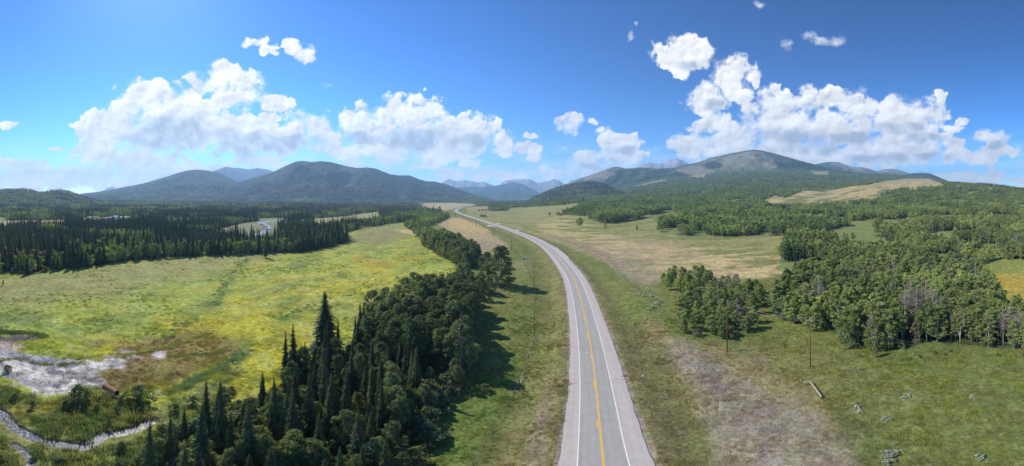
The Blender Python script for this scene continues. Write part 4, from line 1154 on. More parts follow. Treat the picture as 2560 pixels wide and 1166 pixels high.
def scatter(name, pts, rot, scl, idx, tint=None):
    me = bpy.data.meshes.new(name); n = len(pts)
    me.vertices.add(n); me.vertices.foreach_set('co', np.asarray(pts, np.float32).ravel())
    a = me.attributes.new('rot', 'FLOAT_VECTOR', 'POINT'); a.data.foreach_set('vector', np.asarray(rot, np.float32).ravel())
    a = me.attributes.new('scl', 'FLOAT_VECTOR', 'POINT'); a.data.foreach_set('vector', np.asarray(scl, np.float32).ravel())
    a = me.attributes.new('idx', 'INT', 'POINT'); a.data.foreach_set('value', np.asarray(idx, np.int32))
    if tint is not None:
        a = me.attributes.new('tint', 'FLOAT_COLOR', 'POINT'); a.data.foreach_set('color', np.asarray(tint, np.float32).ravel())
    me.update(); o = obj(name, me)
    ng = bpy.data.node_groups.get('scatter_plants')
    if ng is None:
        ng = bpy.data.node_groups.new('scatter_plants', 'GeometryNodeTree')
        ng.interface.new_socket('Geometry', in_out='INPUT', socket_type='NodeSocketGeometry')
        ng.interface.new_socket('Geometry', in_out='OUTPUT', socket_type='NodeSocketGeometry')
        gi = ng.nodes.new('NodeGroupInput'); go = ng.nodes.new('NodeGroupOutput')
        ci = ng.nodes.new('GeometryNodeCollectionInfo'); ci.inputs['Collection'].default_value = LIB
        ci.inputs['Separate Children'].default_value = True; ci.inputs['Reset Children'].default_value = True
        ip = ng.nodes.new('GeometryNodeInstanceOnPoints'); ip.inputs['Pick Instance'].default_value = True
        def na(nm, ty):
            q = ng.nodes.new('GeometryNodeInputNamedAttribute'); q.data_type = ty; q.inputs['Name'].default_value = nm
            return [s for s in q.outputs if s.enabled and s.name == 'Attribute'][0]
        L = ng.links.new
        L(gi.outputs[0], ip.inputs['Points']); L(ci.outputs[0], ip.inputs['Instance']); L(na('idx', 'INT'), ip.inputs['Instance Index'])
        L(na('rot', 'FLOAT_VECTOR'), ip.inputs['Rotation']); L(na('scl', 'FLOAT_VECTOR'), ip.inputs['Scale']); L(ip.outputs[0], go.inputs[0])
    md = o.modifiers.new('scatter', 'NODES'); md.node_group = ng
    return o

# ------------------------------------------------------------------ plants: where they stand
LAB = {}
def plant(kind, x, y, z, scale, rotz, label, group=None, name=None, cat=None, var=None, wide=1.0):
    names = {'spruce': ('spruce_tree', 'spruce tree'), 'aspen': ('aspen_tree', 'aspen tree'), 'poplar': ('poplar_tree', 'poplar tree'), 'shrub': ('shrub', 'shrub'),
             'silver': ('silver_shrub', 'silvery shrub'), 'yellow': ('small_tree', 'small tree'), 'rust': ('dying_tree', 'dying tree'), 'bare': ('bare_tree', 'bare tree')}
    nm, ct = names[kind]
    k = var if var is not None else random.randrange(len(T_[kind]))
    tm, cm = T_[kind][k % len(T_[kind])]
    o = thing(name or nm, label, cat or ct, (x, y, z), rotz, group)
    o.scale = (scale * wide, scale * wide, scale)
    obj('stems' if kind in ('shrub', 'silver') else 'trunk', tm, o)
    obj('foliage' if kind in ('shrub', 'silver') else ('branches' if kind == 'bare' else 'crown'), cm, o)
    return o
BASEH = {'spruce': 18.0, 'aspen': 13.0, 'poplar': 15.0, 'shrub': 3.2, 'silver': 1.1, 'yellow': 6.0, 'rust': 8.0, 'bare': 11.0}

def place_px(kind, px, ybase, ytop, label, group=None, wide=1.0, **k):
    x, y, z, r = unproject(px, ybase)
    top = CAM_H - r * math.tan((ytop - HOR) / FPX)
    h = max(top - z, .4)
    return plant(kind, x, y, z, h / BASEH[kind], random.uniform(0, 6.28), label, group, wide=wide, **k)

# signature trees, each one named by what the photograph shows
place_px('spruce', 812, 900, 726, 'broad dark conical spruce standing tallest at the meadow side of the roadside grove', wide=1.55, var=2)
place_px('spruce', 733, 985, 806, 'slim pointed spruce with a bare looking tip just outside the broad conical spruce', wide=.95, var=3)
place_px('spruce', 664, 645, 583, 'lone dark spruce standing in the meadow in front of the forest edge', wide=1.0, var=1)
place_px('poplar', 1252, 716, 612, 'round dark poplar standing apart between grove and road with a long shadow', wide=1.25, var=2)
place_px('poplar', 1218, 708, 628, 'smaller poplar leaning against the round dark poplar beside the road', wide=1.2, var=1)
place_px('spruce', 553, 1130, 957, 'narrow spruce at the stream side end of the grove', wide=.8, var=3)
place_px('spruce', 505, 1175, 1010, 'short spruce among grey green shrubs beside the stream', wide=.8, var=0)
place_px('spruce', 375, 1200, 1050, 'small bluish spruce near the bottom edge beside the winding stream', wide=.8, var=1)
place_px('yellow', 1040, 762, 700, 'small tree with yellowing leaves on top of the roadside grove')
place_px('aspen', 1722, 768, 706, 'small crooked aspen standing alone on the slope below the fence', wide=.9)
place_px('aspen', 2108, 876, 790, 'young aspen standing in front of the wood beside its own shadow', wide=.75)
place_px('aspen', 2187, 896, 855, 'sapling aspen on the grass just outside the wood edge', wide=.8)
place_px('bare', 2050, 800, 690, 'bare purplish grey tree with one white trunk at the wood edge', wide=1.5)
for a_, b_, t_ in ((2262,842,712),(2276,838,700),(2290,842,715),(2303,836,705),(2318,838,698),(2330,842,722),(2340,836,730),(2352,846,742)):
    place_px('bare', a_, b_, t_, 'grey leafless aspen among the bare trunks in the gap of the sunlit wood', 'leafless trees in the gap of the wood', wide=.95)
place_px('bare', 2438, 745, 655, 'leafless pinkish grey tree beside the yellow field', wide=1.7)
place_px('rust', 2302, 845, 795, 'rust brown dying tree low in the gap of the aspen wood', wide=1.1)
place_px('rust', 2290, 860, 800, 'dark brown broken tree at the foot of the gap in the aspen wood', wide=1.0)
place_px('aspen', 2548, 770, 735, 'single small aspen in front of the yellow field at the picture edge')
place_px('aspen', 8, 715, 700, 'tiny solitary tree in the meadow near the edge of the picture')
place_px('shrub', 1098, 522, 517.5, 'lone dark bush in the pale far field before the road bend', wide=1.3)
place_px('aspen', 1374, 543, 530, 'round solitary tree in the field left of the aspen wood', wide=1.3)
place_px('aspen', 1443, 564, 548, 'first round tree of the group below the aspen wood', wide=1.3)
place_px('aspen', 1450, 568, 543, 'large full aspen in the group standing on the field', wide=1.4)
place_px('aspen', 1513, 574, 552, 'thin aspen with a long shadow standing lowest on the field', wide=.9)
place_px('aspen', 1592, 577, 563, 'small slanting tree alone below the grassy clearing', wide=1.2)
place_px('spruce', 2467, 494, 481, 'single dark spruce standing among aspens high on the slope', wide=1.3)

# candidate points over the whole valley
cand = []
def species(px, py, x, y, r):
    """-> kind or None for a candidate point"""
    return None
ring_r = []
rr_ = 58.0
while rr_ < 5200:
    s = max(4.0, rr_ / 150.0) if rr_ > 260 else 3.5
    ring_r.append((rr_, s)); rr_ += s
cx, cy, cs = [], [], []
for r_, s in ring_r:
    n = int(math.radians(190) * r_ / s)
    a = math.radians(-95) + (np.arange(n) + rng.random(n)) * math.radians(190) / n
    rj = r_ + (rng.random(n) - .5) * s
    cx.append(np.sin(a) * rj); cy.append(np.cos(a) * rj); cs.append(np.full(n, s))
cx, cy, cs = map(np.concatenate, (cx, cy, cs))
cz = ground_z(cx, cy); cr = np.hypot(cx, cy)
cpx, cpy = project(cx, cy, cz)
inw = np.zeros(len(cx), bool); reg_id = np.full(len(cx), 'none', dtype=object)
for nm, p_ in (('left', FOREST_L), ('centre', FOREST_C), ('right', FOREST_R)):
    q = in_poly(cpx + (rng.random(len(cx)) - .5) * 6, cpy + (rng.random(len(cx)) - .5) * 3, p_); inw |= q; reg_id[q] = nm
for p_ in CLEAR + [RIVERFLAT]: inw &= ~in_poly(cpx, cpy, p_)
# open mountainsides stay open
fi = np.clip(np.interp((cpx - 1280) / FPX, az_front, np.arange(n_front)).round().astype(int), 0, n_front - 1)
fj = np.clip(np.interp(np.log(cr), lnR, np.arange(len(R))).round().astype(int), 0, len(R) - 1)
rid_c = RID[fi, fj]; cano_c = cano[fi, fj]
inw &= ~((rid_c >= 0) & (cano_c < 0.6))
# hidden ground needs no trees: line-of-sight test against the terrain (with tree height)
EL = np.arctan2(Z[:n_front] - CAM_H, RR[:n_front]); ELmax = np.maximum.accumulate(EL, axis=1)
vis = np.arctan2(cz + 16 - CAM_H, cr) > ELmax[fi, fj] - 0.002
inw &= vis
X, Y, Zc, Rc, PX, PY, RG, SP = cx[inw], cy[inw], cz[inw], cr[inw], cpx[inw], cpy[inw], reg_id[inw], cs[inw]
n_ = len(X)
pn = fbm(X / 70.0, Y / 70.0, 4, 401); pn2 = fbm(X / 240.0, Y / 240.0, 3, 402); u = rng.random(n_)
p_spr = np.where(RG == 'left', np.clip(0.36 + (pn - .5) * 7 + (pn2 - .5) * 3, .08, .97), 0.02)
p_spr = np.where((RG == 'left') & (PY > 606), np.clip(p_spr + .25 - .75 * (PX < 480) * (PY > 632) * (PY > 668 - PX * .07), .05, .95), p_spr)
p_spr = np.where((RG == 'centre'), .35, p_spr)
belt = in_poly(PX, PY, [(1600,470),(1700,458),(1760,462),(1820,468),(2000,454),(2200,454),(2262,447),(2345,448),(2345,400),(1700,400),(1560,440)])
knoll = in_poly(PX, PY, [(1400,480),(1450,478),(1560,490),(1620,480),(1560,430),(1440,440)])
sky_r = in_poly(PX, PY, [(2335,453),(2400,462),(2480,468),(2560,478),(2700,480),(2700,430),(2335,430)])
p_spr = np.where(belt, np.clip(.85 + (pn - .5) * 3, .2, .98), p_spr); p_spr = np.where(knoll, np.clip(.8 + (pn - .5) * 3, .2, .98), p_spr)
p_spr = np.where(sky_r, .75, p_spr)
p_spr = np.where((RG == 'right') & (PY < 495) & ~belt & ~knoll & ~sky_r, np.clip(.08 + (pn2 - .5) * 1.6, 0.02, .5), p_spr)
is_spr = u < p_spr
kindc = np.where(is_spr, 'spruce', 'aspen').astype(object)
u2_ = rng.random(n_)
dead = in_poly(PX, PY, [(2085,615),(2120,600),(2230,600),(2250,615),(2230,630),(2100,632)]) | in_poly(PX, PY, [(2245,800),(2265,770),(2330,765),(2345,800),(2335,842),(2270,850)]) | in_poly(PX, PY, [(2380,610),(2600,600),(2600,640),(2400,640)]) | in_poly(PX, PY, [(1900,575),(1960,560),(1980,580),(1920,590)])
kindc = np.where((kindc == 'aspen') & (u2_ < np.where(dead, .55, .06 + .35 * (fbm(X / 40.0, Y / 40.0, 3, 477) > .62))) & (RG == 'right'), 'bare', kindc)
kindc = np.where((kindc == 'aspen') & (u2_ > .90) & (Rc < 900), 'shrub', kindc)
kindc = np.where((RG == 'left') & (PX < 240) & (PY > 655) & (kindc == 'aspen') & (u2_ > .5), 'shrub', kindc)
hs = np.where(kindc == 'spruce', rng.uniform(.65, 1.12, n_), np.where(kindc == 'aspen', rng.uniform(.72, 1.15, n_), rng.uniform(.7, 1.3, n_)))
hs = np.where((RG == 'right') & (kindc == 'spruce'), hs * .72, hs)
hs = np.where((RG == 'right') & (kindc == 'aspen') & (Rc < 420), hs * .90, hs)
hs = np.where((RG == 'right') & (kindc == 'aspen') & (Rc > 800), hs * .8, hs)
hs = np.where((RG == 'right') & (kindc == 'bare') & (Rc > 300), hs * .85, hs)
wide = np.where(Rc > 700, np.clip(SP / 4.6, 1.05, 1.9), 1.05)
wide = np.where((kindc == 'spruce'), np.minimum(wide, 1.5), wide) * rng.uniform(.82, 1.22, n_)
tone = fbm(X / 33.0, Y / 33.0, 3, 433)
hs = hs * np.where(RG == 'right', .78 + .5 * tone, np.where(kindc == 'aspen', .62 + .4 * tone, .80 + .35 * tone))
u3_ = rng.random(n_)
hs = np.where((RG == 'left') & (kindc == 'spruce') & (u3_ < .12), hs * 1.22, hs)
# thin where the forest is open, keep only some small bushes
keep = np.ones(n_, bool)
keep &= ~((RG == 'right') & (Rc > 110) & (rng.random(n_) < .10))
keep &= ~((RG == 'left') & (PX < 300) & (PY > 672) & (rng.random(n_) < .55))
keep &= ~((RG == 'right') & (Rc > 200) & (fbm(X / 45.0, Y / 45.0, 4, 444) > .575))
keep &= ~((RG == 'left') & (Rc > 300) & (fbm(X / 60.0, Y / 60.0, 4, 454) > .64))
keep &= ~((kindc == 'bare') & dead & (rng.random(n_) < .2))
X, Y, Zc, Rc, PX, PY, RG, kindc, hs, wide = (a[keep] for a in (X, Y, Zc, Rc, PX, PY, RG, kindc, hs, wide))

# extra stands that are placed zone by zone (base polygon, spacing, kinds with probability, height range in metres)
def stand(poly, spacing, kinds, group, seed):
    r = np.random.default_rng(seed); P = np.array([unproject(a, min(b, 1330))[:2] for a, b in poly])
    x0, y0 = P.min(0); x1, y1 = P.max(0); out = []
    yy = y0
    while yy < y1:
        xx = x0
        while xx < x1:
            x, y = xx + r.uniform(-.42, .42) * spacing, yy + r.uniform(-.42, .42) * spacing
            if in_poly(x, y, [tuple(q) for q in P])[0]:
                c = r.random(); k = None
                for kk, pr, h0, h1, wd in kinds:
                    if c < pr: k = (kk, r.uniform(h0, h1), wd); break
                    c -= pr
                if k: out.append((x, y, float(ground_z(x, y)), k[0], k[1], k[2], group))
            xx += spacing
        yy += spacing
    return out
ST = []
GROVE_TOP = [(905,835),(960,800),(1010,768),(1080,752),(1145,748),(1180,770),(1188,830),(1182,900),(1150,940),(1080,950),(1000,930),(930,905),(880,880)]
ST += stand(GROVE_TOP, 4.0, [('poplar', .80, 12.5, 17, 1.05), ('spruce', .12, 13, 17, 1.0), ('yellow', .0, 5, 6, 1)], 'grove poplars', 1)
GROVE_MID = [(640,1040),(690,985),(760,940),(830,905),(890,885),(940,915),(1010,945),(1060,965),(1040,1040),(1000,1100),(960,1250),(600,1250),(560,1150)]
ST += stand(GROVE_MID, 3.3, [('spruce', .42, 12, 18, .85), ('poplar', .40, 8, 13, .85), ('shrub', .15, 3, 5, 1)], 'grove spruces', 2)
GROVE_LOW = [(1060,965),(1130,950),(1165,960),(1110,1010),(1080,1060),(1050,1130),(1030,1300),(900,1300),(960,1200),(1000,1100),(1040,1040)]
ST += stand(GROVE_LOW, 2.8, [('shrub', .7, 3.2, 5.5, 1.15), ('poplar', .15, 6, 9, .9)], 'grove shrubs', 3)
GROVE_BOT = [(250,1230),(330,1160),(420,1105),(500,1050),(600,1020),(650,1030),(620,1250),(420,1325),(220,1325)]
ST += stand(GROVE_BOT, 2.6, [('shrub', .62, 2.2, 5.0, 1.1), ('spruce', .16, 8, 14, .85), ('poplar', .14, 5, 8, .9)], 'grove shrubs', 4)
ST += stand([(560,1180),(1000,1180),(980,1325),(520,1325)], 3.0, [('poplar', .35, 6, 10, .9), ('spruce', .30, 10, 15, .8), ('shrub', .25, 3, 5, 1)], 'grove poplars', 5)
ST += stand([(1050,608),(1090,636),(1120,652),(1160,672),(1195,668),(1200,652),(1180,632),(1150,612),(1110,598),(1070,592)], 4.6, [('poplar', .62, 9, 14, 1.25), ('shrub', .3, 3, 5.5, 1.4)], 'thicket', 6)
ST += stand([(1030,556),(1060,560),(1050,572),(1062,585),(1100,600),(1080,604),(1048,596),(1030,578),(1010,566)], 6.0, [('poplar', .42, 7, 11, 1.3), ('shrub', .5, 3.5, 6, 1.6)], 'thicket', 7)
ST += stand([(1050,552),(1095,546),(1122,540),(1118,548),(1090,560),(1064,572)], 7.0, [('poplar', .55, 8, 13, 1.4), ('shrub', .4, 4, 6, 1.7)], 'thicket', 8)
ST += stand([(1160,690),(1200,720),(1230,735),(1200,760),(1150,750),(1090,745),(1110,720)], 4.0, [('shrub', .45, 3, 5, 1.2), ('poplar', .4, 8, 12, 1.1)], 'grove poplars', 9)
ST += stand(CLUMP_C, 4.6, [('aspen', .52, 4.5, 8.8, 1.35), ('shrub', .28, 2.2, 4.2, 1.3), ('bare', .06, 8, 11, 1)], 'roadside aspens', 10)
ST += stand(CLUMP_C2, 4.4, [('aspen', .75, 6, 9, 1.2), ('shrub', .1, 2.5, 4, 1.1)], 'roadside aspens', 11)
ST += stand([(1928,745),(1936,790),(1985,812),(2030,815),(1990,740)], 3.6, [('shrub', .6, 4, 6.5, 1.3), ('aspen', .25, 7, 9, 1.1)], 'dark shrubs', 12)
ST += stand([(0,985),(60,995),(110,1010),(180,1000),(250,1000),(330,1010),(370,1005),(365,1050),(300,1065),(230,1080),(170,1098),(60,1068),(0,1020)], 3.2, [('shrub', .30, .9, 2.3, .8)], 'wetland shrubs', 13)
ST += stand([(380,1050),(450,1020),(520,985),(580,960),(600,980),(540,1030),(430,1090)], 3.0, [('shrub', .35, 1.2, 2.8, .9)], 'wetland shrubs', 14)
ST += stand([(-60,1060),(60,1110),(200,1130),(330,1110),(330,1250),(-60,1250)], 3.2, [('shrub', .32, 1.0, 2.4, 1.0)], 'wetland shrubs', 15)
ST += stand([(1215,925),(1255,925),(1275,960),(1230,1010),(1160,1090),(1120,1166),(1060,1250),(1060,1130),(1120,1030),(1170,975)], 3.0, [('shrub', .36, .9, 2.4, 1.05)], 'bank shrubs', 16)
ST += stand([(2240,885),(2330,868),(2440,880),(2540,885),(2540,905),(2400,900),(2260,905)], 4.0, [('shrub', .30, .7, 1.6, .9)], 'wood edge saplings', 17)
for (a, b) in ((1198,528),(1207,528),(1215,527),(1222,526),(1204,543),(1212,544),(1400,540),(1395,537)): 
    q = unproject(a, b); ST.append((q[0], q[1], q[2], 'shrub', 6, 1.8, 'field shrubs'))

LABELS = {
 ('spruce', 'grove'): 'tall narrow dark spruce crowded among poplars in the grove beside the road',
 ('poplar', 'grove'): 'leafy dark green poplar packed in the grove between meadow and road',
 ('shrub', 'grove'): 'grey green bush at the low fringe of the roadside grove',
 ('poplar', 'thicket'): 'rounded deciduous tree in the dark thicket along the bench below the straw field',
 ('shrub', 'thicket'): 'dull green bush of the thicket along the far side of the meadow',
 ('aspen', 'roadside'): 'light green aspen with pale trunk in the clump behind the utility poles',
 ('shrub', 'roadside'): 'low bush under the aspen clump behind the utility poles',
 ('bare', 'roadside'): 'thin leafless grey tree inside the aspen clump behind the utility poles',
 ('shrub', 'dark'): 'dense dark bush beside the shady grass gap between aspen clumps',
 ('aspen', 'dark'): 'low aspen among dense dark bushes beside the shady grass gap',
 ('shrub', 'wetland'): 'small willow bush in the wet tall grass around the winding stream',
 ('shrub', 'bank'): 'low bush on the grassy bank between the grove and the wire fence',
 ('shrub', 'wood'): 'tiny green sapling bush on the grass in front of the aspen wood',
 ('shrub', 'field'): 'dark bush far off in the field near the road bend',
 ('spruce', 'left'): 'dark narrow spruce in the front rows of the forest beyond the yellow green meadow',
 ('aspen', 'left'): 'green broadleaf tree in the front rows of the forest beyond the yellow green meadow',
 ('shrub', 'left'): 'bush at the foot of the forest beyond the yellow green meadow',
 ('aspen', 'right'): 'light green aspen with white trunk in the wood covering the sunlit slope',
 ('spruce', 'right'): 'dark spruce standing among aspens on the sunlit slope',
 ('shrub', 'right'): 'green bush growing between aspens on the sunlit slope',
 ('bare', 'right'): 'leafless grey aspen with white trunk in the wood on the sunlit slope',
}
GROUPS = {'spruce': 'spruces', 'poplar': 'poplars', 'aspen': 'aspens', 'shrub': 'bushes', 'bare': 'leafless trees', 'yellow': 'small trees'}
items = {}
for (x, y, z, k, h, wd, grp) in ST:
    items.setdefault(k, []).append((math.hypot(x, y), x, y, z, h / BASEH[k], wd, grp.split()[0]))
for i in range(len(X)):
    if PX[i] < -30 or PX[i] > 2590: key_r = Rc[i] + 1e5
    else: key_r = Rc[i]
    items.setdefault(kindc[i], []).append((key_r, X[i], Y[i], Zc[i], hs[i], wide[i], RG[i]))
LIMIT = {'spruce': 280, 'aspen': 270, 'shrub': 270, 'poplar': 290, 'bare': 60, 'yellow': 10}
mass = {'spruce': [], 'aspen': [], 'shrub': [], 'bare': []}
for k, lst in items.items():
    lst.sort(key=lambda q: q[0])
    for j, (r_, x, y, z, s, wd, grp) in enumerate(lst):
        if j < LIMIT[k] and r_ < 1e4:
            lb = LABELS.get((k, grp)) or LABELS.get((k, 'right'))
            place = {'left': 'beyond the meadow', 'right': 'on the sunlit slope', 'grove': 'in the roadside grove', 'thicket': 'in the thicket', 'roadside': 'behind the utility poles', 'centre': 'near the road bend'}.get(grp, 'in the open ground by ' + grp)
            if grp == 'centre': lb = 'distant tree in the dark belt behind the road bend'
            plant(k, x, y, z - .05, s, random.uniform(0, 6.28), lb, GROUPS[k] + ' ' + place, wide=wd)
        else:
            kk = 'aspen' if k in ('poplar', 'yellow') else k
            mass[kk].append((min(r_, r_ - 1e5) if r_ > 9e4 else r_, x, y, z, s * (15 / 13 if k == 'poplar' else 1), wd))
for k, lst in mass.items():
    if not lst: continue
    A = np.array(lst); n = len(A)
    rot = np.zeros((n, 3)); rot[:, 2] = rng.random(n) * 6.28; rot[:, :2] = rng.normal(0, .02, (n, 2))
    scl = np.stack([A[:, 4] * A[:, 5], A[:, 4] * A[:, 5], A[:, 4]], 1)
    if k in ('spruce', 'aspen'):
        ix = np.where(A[:, 0] < 330, np.array(LIX[k + '_mid'])[rng.integers(0, len(LIX[k + '_mid']), n)], np.array(LIX[k + '_far'])[rng.integers(0, len(LIX[k + '_far']), n)])
    else:
        ix = np.array(LIX[k + '_far'])[rng.integers(0, len(LIX[k + '_far']), n)]
    nm = {'spruce': 'spruce_forest', 'aspen': 'aspen_forest', 'shrub': 'undergrowth', 'bare': 'dead_wood'}[k]
    lb = {'spruce': 'dark mass of spruces filling the valley floor and the far slopes', 'aspen': 'light green aspen woods covering the slopes and valley', 'shrub': 'low bushes between the trees of the woods', 'bare': 'grey leafless stems scattered through the aspen woods'}[k]
    tag(scatter(nm, A[:, 1:4], rot, scl, ix), lb, {'spruce': 'forest', 'aspen': 'forest', 'shrub': 'undergrowth', 'bare': 'dead trees'}[k], kind='stuff')
    print('mass', k, n)

# silver shrubs on the grass and by the fence
for j, (a, b, s) in enumerate(((2268,992,1.3),(2258,998,1.0),(2142,1022,1.2),(2150,1032,1.0),(2135,1012,.9),(2212,1050,1.2),(2222,1052,1.0),(2150,925,1.0),(2140,930,.8),(2186,935,.7),(2250,950,.7),(2215,1138,1.5),(2230,1146,1.6),(2245,1135,1.3),(2222,1160,1.4),
    (2455,1150,1.4),(2440,1146,1.0),(2430,995,1.0),(2440,1000,.8),(2500,990,.8),(2345,960,.7),(2495,1090,.8),(2500,1110,.7),(2468,1025,.6),(2225,1015,.6),(2170,1005,.7),(2180,1040,.7),
    (1628,742,1.3),(1640,750,1.3),(1610,741,1.2),(1585,740,1.2),(1575,737,1.1),(1640,762,1.4),(1632,770,1.3),(1622,776,1.2),(1650,756,1.3),(1618,724,1.2),(1622,727,1.0),(1600,738,1.1),(1258,738,.8),(1245,742,.8))):
    x, y, z, r = unproject(a, b)
    near_f = a < 1700; s *= .62 if not near_f else .55
    if s < .5 and not near_f: continue
    plant('silver', x, y, z, s * (1.5 if near_f else 1.0), random.uniform(0, 6), 'silvery grey bush on the road bank below the wire fence' if 1500 < a < 1700 else ('pale silvery bush on the bank beside the poplar grove' if a < 1400 else 'pale silvery bush dotted on the open green pasture'),
          'silvery bushes on the road bank' if 1500 < a < 1700 else ('silvery bushes by the grove' if a < 1400 else 'silvery bushes on the pasture'), wide=1.25)

# grass tufts near the camera
gm = (GRASSY > .5) & (RR > 38) & (RR < 160) & (PXG > -60) & (PXG < 2620)
ii = np.nonzero(gm.ravel())[0]
wt = (RR.ravel()[ii] ** 2) * (1 - sstep(70, 158, RR.ravel()[ii])) * (.8 + .6 * sstep(.42, .62, fbm(GX.ravel()[ii] / 5, GY.ravel()[ii] / 5, 3, 501))); wt = wt / wt.sum()
n_t = 20000
pick = rng.choice(ii, n_t, p=wt)
x = GX.ravel()[pick] + rng.normal(0, .3, n_t); y = GY.ravel()[pick] + rng.normal(0, .3, n_t); z = ground_z(x, y)
cc = COL.reshape(-1, 3)[pick] * 1.0
keep = cc.max(1) < .34
lush = np.clip((vnoise(x / 6, y / 6, 9) - .2) * 1.6, .3, 1.0)
rot = np.zeros((n_t, 3)); rot[:, 2] = rng.random(n_t) * 6.28
sc = rng.uniform(.5, 1.2, n_t) * lush; sc3 = np.stack([sc * 1.1, sc * 1.1, sc], 1)
ixs = np.array(LIX['tuft'])[rng.integers(0, 3, n_t)]
tint = np.column_stack([cc * np.array([2.1, 2.05, 1.8]) * rng.uniform(.85, 1.2, (n_t, 1)), np.ones(n_t)])
tag(scatter('grass', np.column_stack([x, y, z])[keep], rot[keep], sc3[keep], ixs[keep], tint[keep]), 'tufts of tall grass growing over the meadow and road banks', 'grass', kind='stuff')

# coarse grass in rough lines and patches over the meadow
Q_, QC = [], []
def grass_line(pxs, width, n, dark, hmul):
    P = catmull([unproject(a, b)[:2] for a, b in pxs], 1.0)
    for i in rng.integers(0, len(P), n):
        if vnoise(np.array([i * .08]), np.array([width * 9.]), 21)[0] < .45: continue
        x, y = P[i] + rng.normal(0, width, 2); Q_.append((x, y, float(ground_z(x, y)) - .05, hmul * rng.uniform(.5, 1.3))); QC.append(np.array(dark) * rng.uniform(.8, 1.3))
grass_line([(405,1000),(440,975),(500,945),(560,915),(620,880),(650,868)], 0.75, 230, (.20, .27, .09), 1.2)
grass_line([(300,893),(350,882),(420,868),(470,850),(520,836)], 0.6, 200, (.30, .30, .07), 1.1)
grass_line([(440,890),(500,886),(540,885),(575,868)], .5, 90, (.20, .24, .08), 1.0)
grass_line([(410,850),(450,815),(500,790),(540,760),(560,715),(590,670),(625,645)], 1.3, 420, (.23, .29, .10), 1.1)
grass_line([(-20,832),(40,832),(90,836),(110,842)], .5, 160, (.12, .17, .05), 1.4)
grass_line([(0,905),(30,897),(90,908),(140,915),(200,908),(260,905)], .5, 80, (.20, .22, .07), 1.0)
grass_line([(700,800),(760,770),(840,750),(880,735)], 1.3, 130, (.24, .30, .10), 1.0)
grass_line([(60,760),(200,800),(320,815),(420,800)], 3.0, 220, (.24, .30, .09), 1.0)
mi = np.nonzero(((mz > .6) & (RR < 300) & (RR > 60) & (fbm(GX / 11.0, GY / 17.0, 4, 611) > .57)).ravel())[0]
wgt = RR.ravel()[mi] ** 2
for k_ in rng.choice(mi, 3400, p=wgt / wgt.sum()):
    Q_.append((GX.ravel()[k_] + rng.normal(0, .5), GY.ravel()[k_] + rng.normal(0, .5), Z.ravel()[k_] - .05, rng.uniform(.5, 1.3))); QC.append(COL.reshape(-1, 3)[k_] * rng.uniform(.8, 1.7))
Q_ = np.array(Q_); n_ = len(Q_); rot = np.zeros((n_, 3)); rot[:, 2] = rng.random(n_) * 6.28
tag(scatter('coarse_grass', Q_[:, :3], rot, np.stack([Q_[:, 3] * 1.1, Q_[:, 3] * 1.1, Q_[:, 3]], 1), np.array(LIX['tuft'])[rng.integers(0, 3, n_)], np.column_stack([np.array(QC) * 1.3, np.ones(n_)])), 'coarse grass clumps in rough lines across the meadow', 'grass', kind='stuff')

# tall sedge in the wetland by the stream
WET = [[(-200,955),(0,962),(60,985),(120,1003),(190,990),(250,985),(300,1005),(375,1000),(380,1040),(330,1066),(215,1105),(110,1096),(0,1030)], [(-200,1045),(0,1060),(60,1108),(200,1130),(330,1105),(420,1060),(520,1010),(600,960),(560,1010),(440,1090),(330,1300),(-200,1300)]]
P_ = []
for poly in WET:
    for (x, y, z, k_, h, wd, gr) in stand(poly, 1.05, [('reed', .8, .6, 1.9, 1)], 'reed', 60 + len(poly)):
        if vnoise(np.array([x / 4.]), np.array([y / 4.]), 5)[0] > .28: P_.append((x, y, z - .05, h))
P_ = np.array(P_)
for A_ in (stream, stream2):
    d_ = np.full(len(P_), 1e9)
    for q in A_: d_ = np.minimum(d_, (P_[:, 0] - q[0]) ** 2 + (P_[:, 1] - q[1]) ** 2)
    P_ = P_[d_ > 1.3]
n_ = len(P_); rot = np.zeros((n_, 3)); rot[:, 2] = rng.random(n_) * 6.28
m_ = vnoise(P_[:, 0] / 3.5, P_[:, 1] / 3.5, 71)[:, None]
tint = np.column_stack([C3(.34, .33, .09) * m_ + C3(.17, .25, .075) * (1 - m_), np.ones(n_)])
sc = P_[:, 3]; hh = sc * (1.2 + 2.2 * vnoise(P_[:, 0] / 5, P_[:, 1] / 5, 75))
tag(scatter('sedge', P_[:, :3], rot, np.stack([sc, sc, hh * .75], 1), np.array(LIX['tuft'])[rng.integers(0, 3, n_)], tint), 'tall yellow green sedge filling the wet ground around the stream', 'sedge', kind='stuff')

